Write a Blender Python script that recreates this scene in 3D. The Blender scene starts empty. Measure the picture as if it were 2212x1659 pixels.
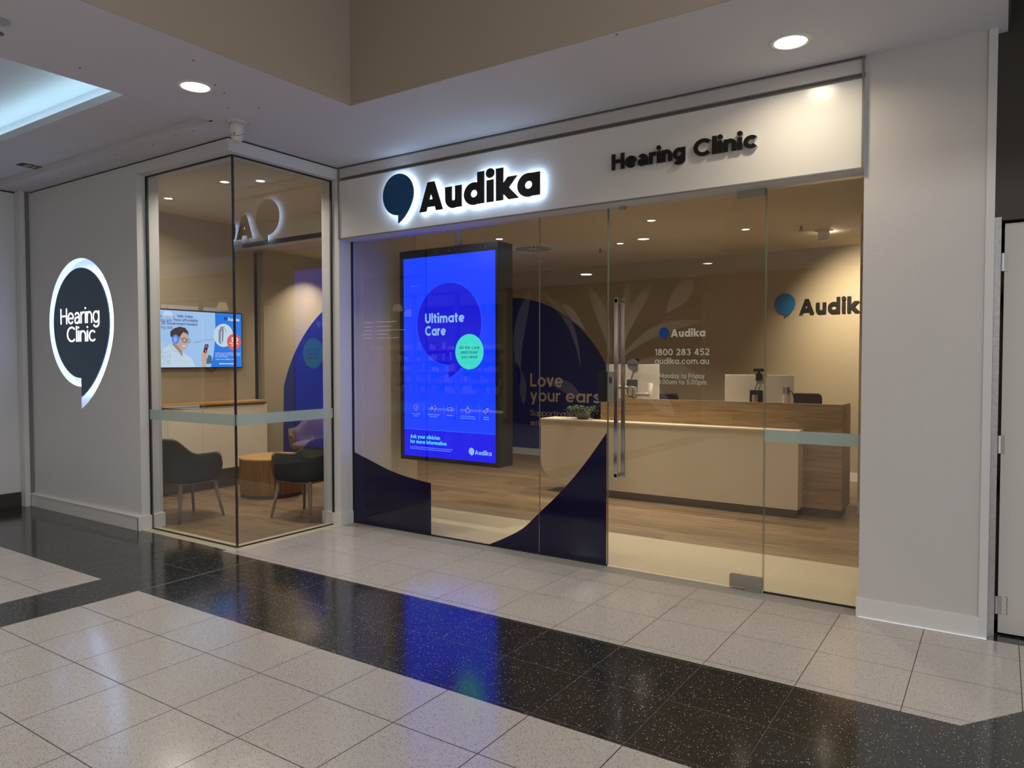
import bpy, math, random
from math import sin, cos, pi, radians, sqrt
from mathutils import Vector, Matrix
random.seed(7)
S = bpy.context.scene
COL = S.collection

# ---------------------------------------------------------------- camera
YAW, PIT, ROL, FPX, CAMH = 0.591, -0.031, -0.0012, 1575.538, 1.55
_f = Vector((-sin(YAW)*cos(PIT), cos(YAW)*cos(PIT), sin(PIT)))
_r = Vector((cos(YAW), sin(YAW), 0)); _u = _r.cross(_f)
_r2 = _r*cos(ROL)+_u*sin(ROL); _u2 = -_r*sin(ROL)+_u*cos(ROL)
cd = bpy.data.cameras.new('camera'); cam = bpy.data.objects.new('camera', cd); COL.objects.link(cam)
cd.sensor_width = 36; cd.sensor_fit = 'HORIZONTAL'; cd.lens = 36*FPX/2212; cd.clip_start = .02; cd.clip_end = 200
M = Matrix((_r2, _u2, -_f)).transposed().to_4x4(); M.translation = Vector((0, 0, CAMH))
cam.matrix_world = M
S.camera = cam

# ---------------------------------------------------------------- world, exposure
w = bpy.data.worlds.new('mall_ambient'); S.world = w; w.use_nodes = True
w.node_tree.nodes['Background'].inputs[0].default_value = (.92, .94, 1.0, 1)
w.node_tree.nodes['Background'].inputs[1].default_value = 0.8
S.view_settings.view_transform = 'Standard'; S.view_settings.look = 'None'
S.view_settings.exposure = 0.22; S.view_settings.gamma = 1
S.view_settings.use_curve_mapping = False
S.cycles.max_bounces = 9; S.cycles.diffuse_bounces = 4; S.cycles.glossy_bounces = 4
S.cycles.transparent_max_bounces = 24; S.cycles.transmission_bounces = 4
S.cycles.sample_clamp_indirect = 4; S.cycles.use_denoising = True
S.cycles.caustics_reflective = False; S.cycles.caustics_refractive = False

COOL = (.62, .78, 1.0)
WARM = (1.0, .90, .74)
NEUT = (1.0, .92, .80)

# ---------------------------------------------------------------- materials
_mats = {}
def srgb(r, g, b):
    def c(v):
        v /= 255
        return v/12.92 if v <= .04045 else ((v+.055)/1.055)**2.4
    return (c(r), c(g), c(b))
def newmat(name):
    m = bpy.data.materials.new(name); m.use_nodes = True
    nt = m.node_tree; return m, nt, nt.nodes['Principled BSDF']
def N(nt, typ, **kw):
    n = nt.nodes.new(typ)
    for k, v in kw.items():
        if k.startswith('i_'):
            key = k[2:]; n.inputs[int(key) if key.isdigit() else key].default_value = v
        else: setattr(n, k, v)
    return n
def L(nt, a, b): nt.links.new(a, b)
def math_(nt, op, a, b=None, c=None):
    n = nt.nodes.new('ShaderNodeMath'); n.operation = op
    for i, v in enumerate((a, b, c)):
        if v is None: continue
        if isinstance(v, (int, float)): n.inputs[i].default_value = v
        else: nt.links.new(v, n.inputs[i])
    return n.outputs[0]
def mixc(nt, fac, a, b):
    n = nt.nodes.new('ShaderNodeMix'); n.data_type = 'RGBA'
    for sck, v in ((n.inputs[0], fac), (n.inputs[6], a), (n.inputs[7], b)):
        if isinstance(v, (int, float)): sck.default_value = v
        elif isinstance(v, tuple): sck.default_value = (*v[:3], 1)
        else: nt.links.new(v, sck)
    return n.outputs[2]
def paint(name, col, rough=.55, bump=0, bscale=180, spec=.4, metal=0, var=.03, vscale=3, coat=0):
    if name in _mats: return _mats[name]
    m, nt, b = newmat(name)
    b.inputs['Roughness'].default_value = rough; b.inputs['Metallic'].default_value = metal
    b.inputs['Specular IOR Level'].default_value = spec
    b.inputs['Coat Weight'].default_value = coat
    tc = N(nt, 'ShaderNodeTexCoord')
    no = N(nt, 'ShaderNodeTexNoise', i_Scale=vscale, i_Detail=4.0); L(nt, tc.outputs['Object'], no.inputs['Vector'])
    c0 = tuple(max(0, v*(1-var)) for v in col); c1 = tuple(min(1, v*(1+var)) for v in col)
    L(nt, mixc(nt, no.outputs[0], c0, c1), b.inputs['Base Color'])
    if bump:
        nb = N(nt, 'ShaderNodeTexNoise', i_Scale=bscale, i_Detail=3.0); L(nt, tc.outputs['Object'], nb.inputs['Vector'])
        bp = N(nt, 'ShaderNodeBump', i_Strength=bump, i_Distance=.004); L(nt, nb.outputs[0], bp.inputs['Height']); L(nt, bp.outputs[0], b.inputs['Normal'])
    _mats[name] = m; return m
def emit(name, col, s=1.0):
    if name in _mats: return _mats[name]
    m = bpy.data.materials.new(name); m.use_nodes = True; nt = m.node_tree; nt.nodes.clear()
    e = N(nt, 'ShaderNodeEmission'); e.inputs[0].default_value = (*col, 1); e.inputs[1].default_value = s
    o = N(nt, 'ShaderNodeOutputMaterial'); L(nt, e.outputs[0], o.inputs[0]); _mats[name] = m; return m
def screenmat(name, col, s=1.0):
    """lit screen pixel: emits and still has a slight glass gloss"""
    if name in _mats: return _mats[name]
    m, nt, b = newmat(name)
    b.inputs['Base Color'].default_value = (.01, .01, .012, 1); b.inputs['Roughness'].default_value = .25
    b.inputs['Emission Color'].default_value = (*col, 1); b.inputs['Emission Strength'].default_value = s
    _mats[name] = m; return m
def glassmat(name, tint=(.90, .93, .90), ior=1.5, rough=0.0):
    m = bpy.data.materials.new(name); m.use_nodes = True; nt = m.node_tree; nt.nodes.clear()
    t = N(nt, 'ShaderNodeBsdfTransparent'); t.inputs[0].default_value = (*tint, 1)
    g = N(nt, 'ShaderNodeBsdfAnisotropic'); g.inputs['Roughness'].default_value = rough; g.inputs[0].default_value = (.95, .97, .97, 1)
    f = N(nt, 'ShaderNodeFresnel', i_IOR=ior); mx = N(nt, 'ShaderNodeMixShader')
    L(nt, f.outputs[0], mx.inputs[0]); L(nt, t.outputs[0], mx.inputs[1]); L(nt, g.outputs[0], mx.inputs[2])
    o = N(nt, 'ShaderNodeOutputMaterial'); L(nt, mx.outputs[0], o.inputs[0]); return m
def filmmat(name, col, alpha, rough=.4):
    """translucent vinyl on glass"""
    m = bpy.data.materials.new(name); m.use_nodes = True; nt = m.node_tree; nt.nodes.clear()
    t = N(nt, 'ShaderNodeBsdfTransparent'); d = N(nt, 'ShaderNodeBsdfDiffuse'); d.inputs[0].default_value = (*col, 1)
    tr = N(nt, 'ShaderNodeBsdfTranslucent'); tr.inputs[0].default_value = (*col, 1)
    m1 = N(nt, 'ShaderNodeMixShader', i_Fac=.35); L(nt, d.outputs[0], m1.inputs[1]); L(nt, tr.outputs[0], m1.inputs[2])
    mx = N(nt, 'ShaderNodeMixShader', i_Fac=alpha); L(nt, t.outputs[0], mx.inputs[1]); L(nt, m1.outputs[0], mx.inputs[2])
    o = N(nt, 'ShaderNodeOutputMaterial'); L(nt, mx.outputs[0], o.inputs[0]); return m
def grid_mask(nt, xyz, x0, y0, s, wd):
    sx = N(nt, 'ShaderNodeSeparateXYZ'); L(nt, xyz, sx.inputs[0]); outs = []
    for k, o0 in ((0, x0), (1, y0)):
        if o0 is None: continue
        q = math_(nt, 'DIVIDE', math_(nt, 'SUBTRACT', sx.outputs[k], o0), s)
        fr = math_(nt, 'FRACT', math_(nt, 'ADD', q, .5+100))
        d = math_(nt, 'ABSOLUTE', math_(nt, 'SUBTRACT', fr, .5))
        outs.append(math_(nt, 'LESS_THAN', d, wd/s/2))
    r = outs[0]
    for o in outs[1:]: r = math_(nt, 'MAXIMUM', r, o)
    return r
def terrazzo(name, base, chipc, chip2, joint, x0, y0, s, jw, rough, dens=.35, scale=95, spec=.5, bvar=.06):
    m, nt, b = newmat(name)
    tc = N(nt, 'ShaderNodeTexCoord'); v = tc.outputs['Object']
    wr = N(nt, 'ShaderNodeTexNoise', i_Scale=160.0); L(nt, v, wr.inputs['Vector'])
    va = N(nt, 'ShaderNodeVectorMath', operation='SCALE'); va.inputs['Scale'].default_value = .0025; L(nt, wr.outputs['Color'], va.inputs[0])
    vb = N(nt, 'ShaderNodeVectorMath', operation='ADD'); L(nt, v, vb.inputs[0]); L(nt, va.outputs[0], vb.inputs[1])
    cols = mixc(nt, N(nt, 'ShaderNodeTexNoise', i_Scale=2.2, i_Detail=3.0).outputs[0], tuple(c*(1-bvar) for c in base), tuple(c*(1+bvar) for c in base))
    for sc, cc, dn in ((scale, chipc, dens), (scale*1.6, chip2, dens*.8)):
        vo = N(nt, 'ShaderNodeTexVoronoi', i_Scale=sc, i_Randomness=1.0); L(nt, vb.outputs[0], vo.inputs['Vector'])
        sp = N(nt, 'ShaderNodeSeparateColor'); L(nt, vo.outputs['Color'], sp.inputs[0])
        sel = math_(nt, 'LESS_THAN', sp.outputs[0], dn)
        rad = math_(nt, 'MULTIPLY_ADD', sp.outputs[1], .26, .12)
        ins = math_(nt, 'LESS_THAN', vo.outputs['Distance'], rad)
        cols = mixc(nt, math_(nt, 'MULTIPLY', sel, ins), cols, cc)
    g = grid_mask(nt, v, x0, y0, s, jw)
    cols = mixc(nt, g, cols, joint)
    L(nt, cols, b.inputs['Base Color'])
    nr = N(nt, 'ShaderNodeTexNoise', i_Scale=5.0, i_Detail=4.0); L(nt, v, nr.inputs['Vector'])
    rr = math_(nt, 'MULTIPLY_ADD', nr.outputs[0], .10, rough-.05)
    L(nt, math_(nt, 'MAXIMUM', rr, math_(nt, 'MULTIPLY', g, .6)), b.inputs['Roughness'])
    b.inputs['Specular IOR Level'].default_value = spec
    bp = N(nt, 'ShaderNodeBump', i_Strength=.25, i_Distance=.002, invert=True); L(nt, g, bp.inputs['Height']); L(nt, bp.outputs[0], b.inputs['Normal'])
    return m
def wood(name, ca, cb, axis='X', plank=(1.2, .18), up='Z', rough=.45, seam=.6, gscale=1.0, pv=.16, spec=.4):
    """planks along axis; plank width measured along the other in-surface axis"""
    m, nt, b = newmat(name)
    tc = N(nt, 'ShaderNodeTexCoord'); sx = N(nt, 'ShaderNodeSeparateXYZ'); L(nt, tc.outputs['Object'], sx.inputs[0])
    ax = {'X': 0, 'Y': 1, 'Z': 2}; a = sx.outputs[ax[axis]]; rest = [k for k in 'XYZ' if k not in (axis, up)][0]; c = sx.outputs[ax[rest]]; d = sx.outputs[ax[up]]
    row = math_(nt, 'FLOOR', math_(nt, 'DIVIDE', c, plank[1]))
    wn0 = N(nt, 'ShaderNodeTexWhiteNoise', noise_dimensions='1D'); L(nt, row, wn0.inputs['W'])
    la = math_(nt, 'ADD', math_(nt, 'DIVIDE', a, plank[0]), math_(nt, 'MULTIPLY', wn0.outputs[0], 7.3))
    colm = math_(nt, 'FLOOR', la)
    wn = N(nt, 'ShaderNodeTexWhiteNoise', noise_dimensions='2D'); cv = N(nt, 'ShaderNodeCombineXYZ'); L(nt, row, cv.inputs[0]); L(nt, colm, cv.inputs[1]); L(nt, cv.outputs[0], wn.inputs['Vector'])
    pr = wn.outputs[0]
    gv = N(nt, 'ShaderNodeCombineXYZ')
    L(nt, math_(nt, 'ADD', math_(nt, 'MULTIPLY', a, 1.6*gscale), math_(nt, 'MULTIPLY', pr, 31)), gv.inputs[0])
    L(nt, math_(nt, 'MULTIPLY', c, 26*gscale), gv.inputs[1]); L(nt, math_(nt, 'MULTIPLY', d, 26*gscale), gv.inputs[2])
    n1 = N(nt, 'ShaderNodeTexNoise', i_Scale=1.0, i_Detail=8.0, i_Roughness=.65, i_Distortion=.6); L(nt, gv.outputs[0], n1.inputs['Vector'])
    cr = N(nt, 'ShaderNodeValToRGB'); e = cr.color_ramp.elements; e[0].position = .33; e[1].position = .68
    e[0].color = (*ca, 1); e[1].color = (*cb, 1); L(nt, n1.outputs[0], cr.inputs[0])
    hv = N(nt, 'ShaderNodeHueSaturation'); L(nt, cr.outputs[0], hv.inputs['Color']); L(nt, math_(nt, 'MULTIPLY_ADD', pr, pv*2, 1-pv), hv.inputs['Value'])
    f1 = math_(nt, 'ABSOLUTE', math_(nt, 'SUBTRACT', math_(nt, 'FRACT', math_(nt, 'ADD', math_(nt, 'DIVIDE', c, plank[1]), 100)), .5))
    f2 = math_(nt, 'ABSOLUTE', math_(nt, 'SUBTRACT', math_(nt, 'FRACT', math_(nt, 'ADD', la, 100)), .5))
    sm = math_(nt, 'MAXIMUM', math_(nt, 'GREATER_THAN', f1, .5-.0012/plank[1]), math_(nt, 'GREATER_THAN', f2, .5-.0012/plank[0]))
    L(nt, mixc(nt, math_(nt, 'MULTIPLY', sm, seam), hv.outputs[0], tuple(v*.35 for v in ca)), b.inputs['Base Color'])
    b.inputs['Roughness'].default_value = rough; b.inputs['Specular IOR Level'].default_value = spec
    bp = N(nt, 'ShaderNodeBump', i_Strength=.12, i_Distance=.002); L(nt, n1.outputs[0], bp.inputs['Height']); L(nt, bp.outputs[0], b.inputs['Normal'])
    return m

# ---------------------------------------------------------------- mesh builder
class MB:
    def __init__(s): s.v = []; s.f = []; s.fm = []; s.mats = []; s.m = 0; s.sm = []; s.smooth = False
    def mat(s, m):
        if m not in s.mats: s.mats.append(m)
        s.m = s.mats.index(m); return s
    def face(s, idx): s.f.append(tuple(idx)); s.fm.append(s.m); s.sm.append(s.smooth)
    def add(s, pts, faces):
        b = len(s.v); s.v += [tuple(p) for p in pts]
        for f in faces: s.face([b+i for i in f])
        return s
    def box(s, x0, x1, y0, y1, z0, z1):
        x0, x1 = sorted((x0, x1)); y0, y1 = sorted((y0, y1)); z0, z1 = sorted((z0, z1))
        p = [(x, y, z) for z in (z0, z1) for y in (y0, y1) for x in (x0, x1)]
        return s.add(p, [(0, 2, 3, 1), (4, 5, 7, 6), (0, 1, 5, 4), (2, 6, 7, 3), (0, 4, 6, 2), (1, 3, 7, 5)])
    def rbox(s, x0, x1, y0, y1, z0, z1, r=.01, axis='Z', seg=4):
        """box with rounded edges parallel to axis"""
        a = {'X': (y0, y1, z0, z1, x0, x1), 'Y': (x0, x1, z0, z1, y0, y1), 'Z': (x0, x1, y0, y1, z0, z1)}[axis]
        u0, u1, w0, w1, h0, h1 = a; pts = []
        for cx, cy, a0 in ((u1-r, w1-r, 0), (u0+r, w1-r, 90), (u0+r, w0+r, 180), (u1-r, w0+r, 270)):
            for k in range(seg+1):
                t = radians(a0+90*k/seg); pts.append((cx+r*cos(t), cy+r*sin(t)))
        mp = {'X': lambda u, w_, h: (h, u, w_), 'Y': lambda u, w_, h: (u, h, w_), 'Z': lambda u, w_, h: (u, w_, h)}[axis]
        return s.prism(pts, h0, h1, mp, flip=(axis == 'Y'))
    def prism(s, poly, h0, h1, mp=lambda u, w_, h: (u, w_, h), flip=False, caps=True):
        n = len(poly); p = [mp(u, w_, h0) for u, w_ in poly]+[mp(u, w_, h1) for u, w_ in poly]
        fs = [(i, (i+1) % n, n+(i+1) % n, n+i) for i in range(n)]
        if caps: fs += [tuple(range(n-1, -1, -1)), tuple(range(n, 2*n))]
        if flip: fs = [tuple(reversed(f)) for f in fs]
        return s.add(p, fs)
    def lathe(s, prof, c=(0, 0, 0), seg=32, caps=True):
        b = len(s.v)
        for r, z in prof:
            for k in range(seg):
                t = 2*pi*k/seg; s.v.append((c[0]+r*cos(t), c[1]+r*sin(t), c[2]+z))
        for i in range(len(prof)-1):
            for k in range(seg):
                k2 = (k+1) % seg; s.face((b+i*seg+k, b+i*seg+k2, b+(i+1)*seg+k2, b+(i+1)*seg+k))
        if caps:
            s.face([b+k for k in range(seg-1, -1, -1)]); s.face([b+(len(prof)-1)*seg+k for k in range(seg)])
        return s
    def tube(s, pts, r, seg=10, r2=None, caps=True):
        P_ = [Vector(p) for p in pts]; n = len(P_); b = len(s.v); up = None
        for i, p in enumerate(P_):
            d = (P_[min(i+1, n-1)]-P_[max(i-1, 0)]).normalized()
            if up is None: up = d.orthogonal().normalized()
            up = (up-d*up.dot(d)).normalized(); sd = d.cross(up)
            rr = r if r2 is None else r+(r2-r)*i/(n-1)
            for k in range(seg):
                t = 2*pi*k/seg; s.v.append(tuple(p+up*rr*cos(t)+sd*rr*sin(t)))
        for i in range(n-1):
            for k in range(seg):
                k2 = (k+1) % seg; s.face((b+i*seg+k, b+i*seg+k2, b+(i+1)*seg+k2, b+(i+1)*seg+k))
        if caps:
            s.face([b+k for k in range(seg-1, -1, -1)]); s.face([b+(n-1)*seg+k for k in range(seg)])
        return s
    def sphere(s, c, r, seg=16, rings=8, sx=1, sy=1, sz=1, z0=-1, z1=1):
        prof = []
        b = len(s.v)
        for i in range(rings+1):
            t = math.asin(z0)+(math.asin(z1)-math.asin(z0))*i/rings
            for k in range(seg):
                a = 2*pi*k/seg; s.v.append((c[0]+r*sx*cos(t)*cos(a), c[1]+r*sy*cos(t)*sin(a), c[2]+r*sz*sin(t)))
        for i in range(rings):
            for k in range(seg):
                k2 = (k+1) % seg; s.face((b+i*seg+k, b+i*seg+k2, b+(i+1)*seg+k2, b+(i+1)*seg+k))
        return s

def mkobj(name, mb, parent=None, org=(0, 0, 0), mat=None):
    me = bpy.data.meshes.new(name)
    me.from_pydata([(x-org[0], y-org[1], z-org[2]) for x, y, z in mb.v], [], mb.f)
    if mat is not None and not mb.mats: mb.mats = [mat]
    for m in mb.mats: me.materials.append(m)
    me.polygons.foreach_set('material_index', mb.fm); me.polygons.foreach_set('use_smooth', mb.sm); me.update()
    o = bpy.data.objects.new(name, me); COL.objects.link(o)
    if parent is not None: o.parent = parent
    return o
class Thing:
    def __init__(s, name, label=None, cat=None, loc=(0, 0, 0), group=None, kind=None):
        s.o = bpy.data.objects.new(name, None); COL.objects.link(s.o); s.o.location = loc; s.loc = loc
        s.o.empty_display_size = .1
        if kind: s.o['kind'] = kind
        if label: s.o['label'] = label
        if cat: s.o['category'] = cat
        if group: s.o['group'] = group
    def part(s, name, mb, mat=None, label=None, parent=None):
        o = mkobj(name, mb, parent or s.o, s.loc, mat)
        if label: o['label'] = label
        return o
def single(name, mb, mat, label, cat, loc=None, group=None):
    loc = loc or (0, 0, 0)
    o = mkobj(name, mb, None, loc, mat); o.location = loc; o['label'] = label; o['category'] = cat
    if group: o['group'] = group
    return o
def struct(name, mb, mat=None):
    o = mkobj(name, mb, None, (0, 0, 0), mat); o['kind'] = 'structure'; return o
def bevel(o, w_=.004, seg=2, ang=40):
    m = o.modifiers.new('b', 'BEVEL'); m.width = w_; m.segments = seg; m.limit_method = 'ANGLE'; m.angle_limit = radians(ang); return o
def subsurf(o, lv=2):
    m = o.modifiers.new('s', 'SUBSURF'); m.levels = lv; m.render_levels = lv; return o
def copy_tree(o, parent=None):
    c = o.copy(); COL.objects.link(c)
    if parent is not None: c.parent = parent
    for ch in list(o.children): copy_tree(ch, c)
    return c
def area(name, loc, size, power, col, spread=160, rot=(0, 0, 0), shape='DISK', size_y=None, parent=None):
    l = bpy.data.lights.new(name, 'AREA'); l.shape = shape; l.size = size
    if size_y: l.size_y = size_y
    l.energy = power; l.color = col; l.spread = radians(spread)
    o = bpy.data.objects.new(name, l); COL.objects.link(o); o.location = loc; o.rotation_euler = rot
    if parent is not None: o.parent = parent
    return o

# ---------------------------------------------------------------- stroke lettering (geometric sans)
def A_(cx, cy, rx, ry, a0, a1, n=None):
    n = n or max(4, int(abs(a1-a0)/11))
    return [(cx+rx*cos(radians(a0+(a1-a0)*k/n)), cy+ry*sin(radians(a0+(a1-a0)*k/n))) for k in range(n+1)]
def spl(pts, n=5):
    out = []; P_ = [pts[0]]+list(pts)+[pts[-1]]
    for i in range(1, len(P_)-2):
        p0, p1, p2, p3 = P_[i-1:i+3]
        for k in range(n):
            t = k/n
            out.append(tuple(.5*((2*p1[j])+(-p0[j]+p2[j])*t+(2*p0[j]-5*p1[j]+4*p2[j]-p3[j])*t*t+(-p0[j]+3*p1[j]-3*p2[j]+p3[j])*t**3) for j in range(len(p1))))
    out.append(pts[-1]); return out
def strip(pts, w_, closed=False):
    """offset polyline into left and right rows"""
    pts = [(p[0], p[1]) for p in pts]; q = [pts[0]]
    for p in pts[1:]:
        if abs(p[0]-q[-1][0])+abs(p[1]-q[-1][1]) > 1e-6: q.append(p)
    pts = q; h = w_/2; n = len(pts); Lr = []
    for i in range(n):
        p = Vector(pts[i]); a = Vector(pts[i-1]) if (i > 0 or closed) else None; b = Vector(pts[(i+1) % n]) if (i < n-1 or closed) else None
        d1 = (p-a).normalized() if a is not None and (p-a).length > 1e-7 else None
        d2 = (b-p).normalized() if b is not None and (b-p).length > 1e-7 else None
        if d1 is None: d1 = d2
        if d2 is None: d2 = d1
        n1 = Vector((-d1.y, d1.x)); n2 = Vector((-d2.y, d2.x)); m = (n1+n2)
        m = m.normalized() if m.length > 1e-6 else n1
        k = h/max(.35, m.dot(n1)); Lr.append((p+m*k, p-m*k))
    return Lr
def glyph(c, w_):
    h = w_/2; R = .262; r = R-h; X = .505; out = []; adv = 0
    st = lambda x, y0, y1: out.append(('s', [(x, y0), (x, y1)]))
    ar = lambda *a: out.append(('s', A_(*a)))
    ln = lambda *p: out.append(('s', list(p)))
    dg = lambda a, b, k=1.0: out.append(('d', a, b, k))
    dot = lambda x, y, q=1.2: out.append(('f', A_(x, y, h*q, h*q, 0, 330, 11)))
    if c == ' ': return [], .26
    elif c == 'a': out.append(('c', A_(R, .25, r, r, 0, 345, 26))); st(2*R-h, 0, X); adv = 2*R
    elif c == '@':
        ln(*(A_(.22, .29, .22-h, .22-h, 150, 0)+[(.44-h, .2), (.44-h, 0)])); ln(*([(.44-h, .295), (.22, .27)]+A_(.19, .145, .19-h, .155-h+.005, 90, 335))); ln((.36-h*.6, .06), (.44-h, .13)); adv = .46
    elif c == 'b': out.append(('c', A_(R, .25, r, r, 0, 345, 26))); st(h, 0, .73); adv = 2*R
    elif c == 'd': out.append(('c', A_(R, .25, r, r, 0, 345, 26))); st(2*R-h, 0, .73); adv = 2*R
    elif c == 'p': out.append(('c', A_(R, .25, r, r, 0, 345, 26))); st(h, -.2, X); adv = 2*R
    elif c == 'q': out.append(('c', A_(R, .25, r, r, 0, 345, 26))); st(2*R-h, -.2, X); adv = 2*R
    elif c == 'g':
        out.append(('c', A_(R, .25, r, r, 0, 345, 26))); ln(*([(2*R-h, X), (2*R-h, .02)]+A_(R, .0, r, .21-h, 0, -150))); adv = 2*R
    elif c == 'o': out.append(('c', A_(R, .25, r, r, 0, 345, 26))); adv = 2*R
    elif c == 'e': ln(*A_(R, .25, r, r, 2, 318)); ln((h, .245), (2*R-h, .245)); adv = 2*R
    elif c == 'c': ln(*A_(R, .25, r, r, 42, 318)); adv = 2*R-.06
    elif c == 'u': ln(*([(h, X)]+[(h, .22)]+A_(.22, .22, .22-h, .23-h, 180, 360)+[(.44-h, .22)])); st(.44-h, 0, X); adv = .44
    elif c == 'n': st(h, 0, X); ln(*(A_(.22, .285, .22-h, .23-h, 180, 0)+[(.44-h, 0)])); adv = .44
    elif c == 'h': st(h, 0, .73); ln(*(A_(.22, .285, .22-h, .23-h, 180, 0)+[(.44-h, 0)])); adv = .44
    elif c == 'm':
        st(h, 0, X); q = (.72-w_)/2
        for k in (0, 1): ln(*(A_(h+q*(k+.5), .29, q/2, .225-h, 180, 0)+[(h+q*(k+1), 0)]))
        adv = .72
    elif c == 'r': st(h, 0, X); ln(*A_(.24, .27, .24-h, .245-h, 180, 75)); adv = .30
    elif c == 'i': st(h, 0, X); dot(h, .655, 1.25); adv = w_
    elif c == 'j': ln(*([(.12-h+.05, X), (.17-h, -.05)]+A_(.05, -.05, .12-h, .13-h, 0, -90))); dot(.17-h, .655); adv = .17
    elif c == 'l': st(h, 0, .73); adv = w_
    elif c == 'k': st(h, 0, .73); dg((h*1.6, .20), (.40, X), 1); dg((.185, .27), (.43, 0), 1.05); adv = .46
    elif c == 't': ln(*([(.13, .66), (.13, .15)]+A_(.13+.15-h*.6, .16, .15-h*.6, .165-h, 180, 275))); ln((0, .45), (.29, .45)); adv = .30
    elif c == 'f': ln(*([(.12, 0), (.12, .56)]+A_(.12+.14-h*.4, .57, .14-h*.4, .16-h, 180, 85))); ln((0, .45), (.28, .45)); adv = .28
    elif c == 's': ln(*spl([(.36-h*.4, .40), (.20, .512-h), (h*1.05, .375), (.20, .26), (.40-h, .135), (.20, -.01+h), (h*.3, .11)])); adv = .40
    elif c == 'v': dg((h*1.1, X), (.235, 0)); dg((.47-h*1.1, X), (.235, 0)); adv = .47
    elif c == 'w':
        for a, b in (((h*1.1, X), (.20, 0)), ((.36, X), (.20, 0)), ((.36, X), (.52, 0)), ((.72-h*1.1, X), (.52, 0))): dg(a, b)
        adv = .72
    elif c == 'x': dg((h*1.2, X), (.44-h*1.2, 0)); dg((.44-h*1.2, X), (h*1.2, 0)); adv = .44
    elif c == 'y': dg((h*1.1, X), (.24, 0)); dg((.47-h*1.1, X), (.155, -.2)); adv = .47
    elif c == 'z': ln((.02, X-h), (.38, X-h)); ln((.02, h), (.40, h)); dg((.36-h, X-h), (h*1.3, h)); adv = .40
    elif c == 'A': dg((h*1.15, 0), (.335, .7)); dg((.67-h*1.15, 0), (.335, .7)); ln((.13, .19), (.54, .19)); adv = .67
    elif c == 'B': st(h, 0, .7); ln(*([(h, .7-h), (.26, .7-h)]+A_(.26, .53, .19-h*.5, .17-h, 90, -90)+[(h, .36)])); ln(*([(.26, .37)]+A_(.28, .19, .22-h*.5, .18+h*.2-h, 90, -90)+[(h, h)])); adv = .51
    elif c == 'C': ln(*A_(.36, .35, .36-h, .36-h, 45, 315)); adv = .63
    elif c == 'G': ln(*(A_(.36, .35, .36-h, .36-h, 45, 360)+[(.38, .35)])); adv = .73
    elif c == 'D': st(h, 0, .7); ln(*([(h, .7-h), (.25, .7-h)]+A_(.25, .35, .35-h, .35-h, 90, -90)+[(h, h)])); adv = .62
    elif c == 'E': st(h, 0, .7); [ln((h, y), (.44, y)) for y in (h, .35, .7-h)]; adv = .46
    elif c == 'F': st(h, 0, .7); [ln((h, y), (.44, y)) for y in (.35, .7-h)]; adv = .46
    elif c == 'H': st(h, 0, .7); st(.58-h, 0, .7); ln((h, .36), (.58-h, .36)); adv = .58
    elif c == 'L': st(h, 0, .7); ln((h, h), (.42, h)); adv = .43
    elif c == 'M': st(h, 0, .7); st(.74-h, 0, .7); dg((h*1.2, .7), (.37, .12)); dg((.74-h*1.2, .7), (.37, .12)); adv = .74
    elif c == 'O': out.append(('c', A_(.36, .35, .36-h, .36-h, 0, 345, 30))); adv = .72
    elif c == 'P': st(h, 0, .7); ln(*([(h, .7-h), (.28, .7-h)]+A_(.28, .49, .21-h*.6, .21-h, 90, -90)+[(h, .28+h)])); adv = .50
    elif c == 'S': ln(*spl([(.46-h*.5, .56), (.25, .71-h), (h*1.05, .53), (.25, .365), (.50-h, .185), (.25, -.01+h), (h*.4, .16)])); adv = .50
    elif c == 'T': st(.26, 0, .7); ln((0, .7-h), (.52, .7-h)); adv = .52
    elif c == 'U': ln(*([(h, .7)]+A_(.27, .26, .27-h, .27-h, 180, 360)+[(.54-h, .7)])); adv = .54
    elif c == 'W':
        for a, b in (((h*1.1, .7), (.26, 0)), ((.47, .7), (.26, 0)), ((.47, .7), (.68, 0)), ((.94-h*1.1, .7), (.68, 0))): dg(a, b)
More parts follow.
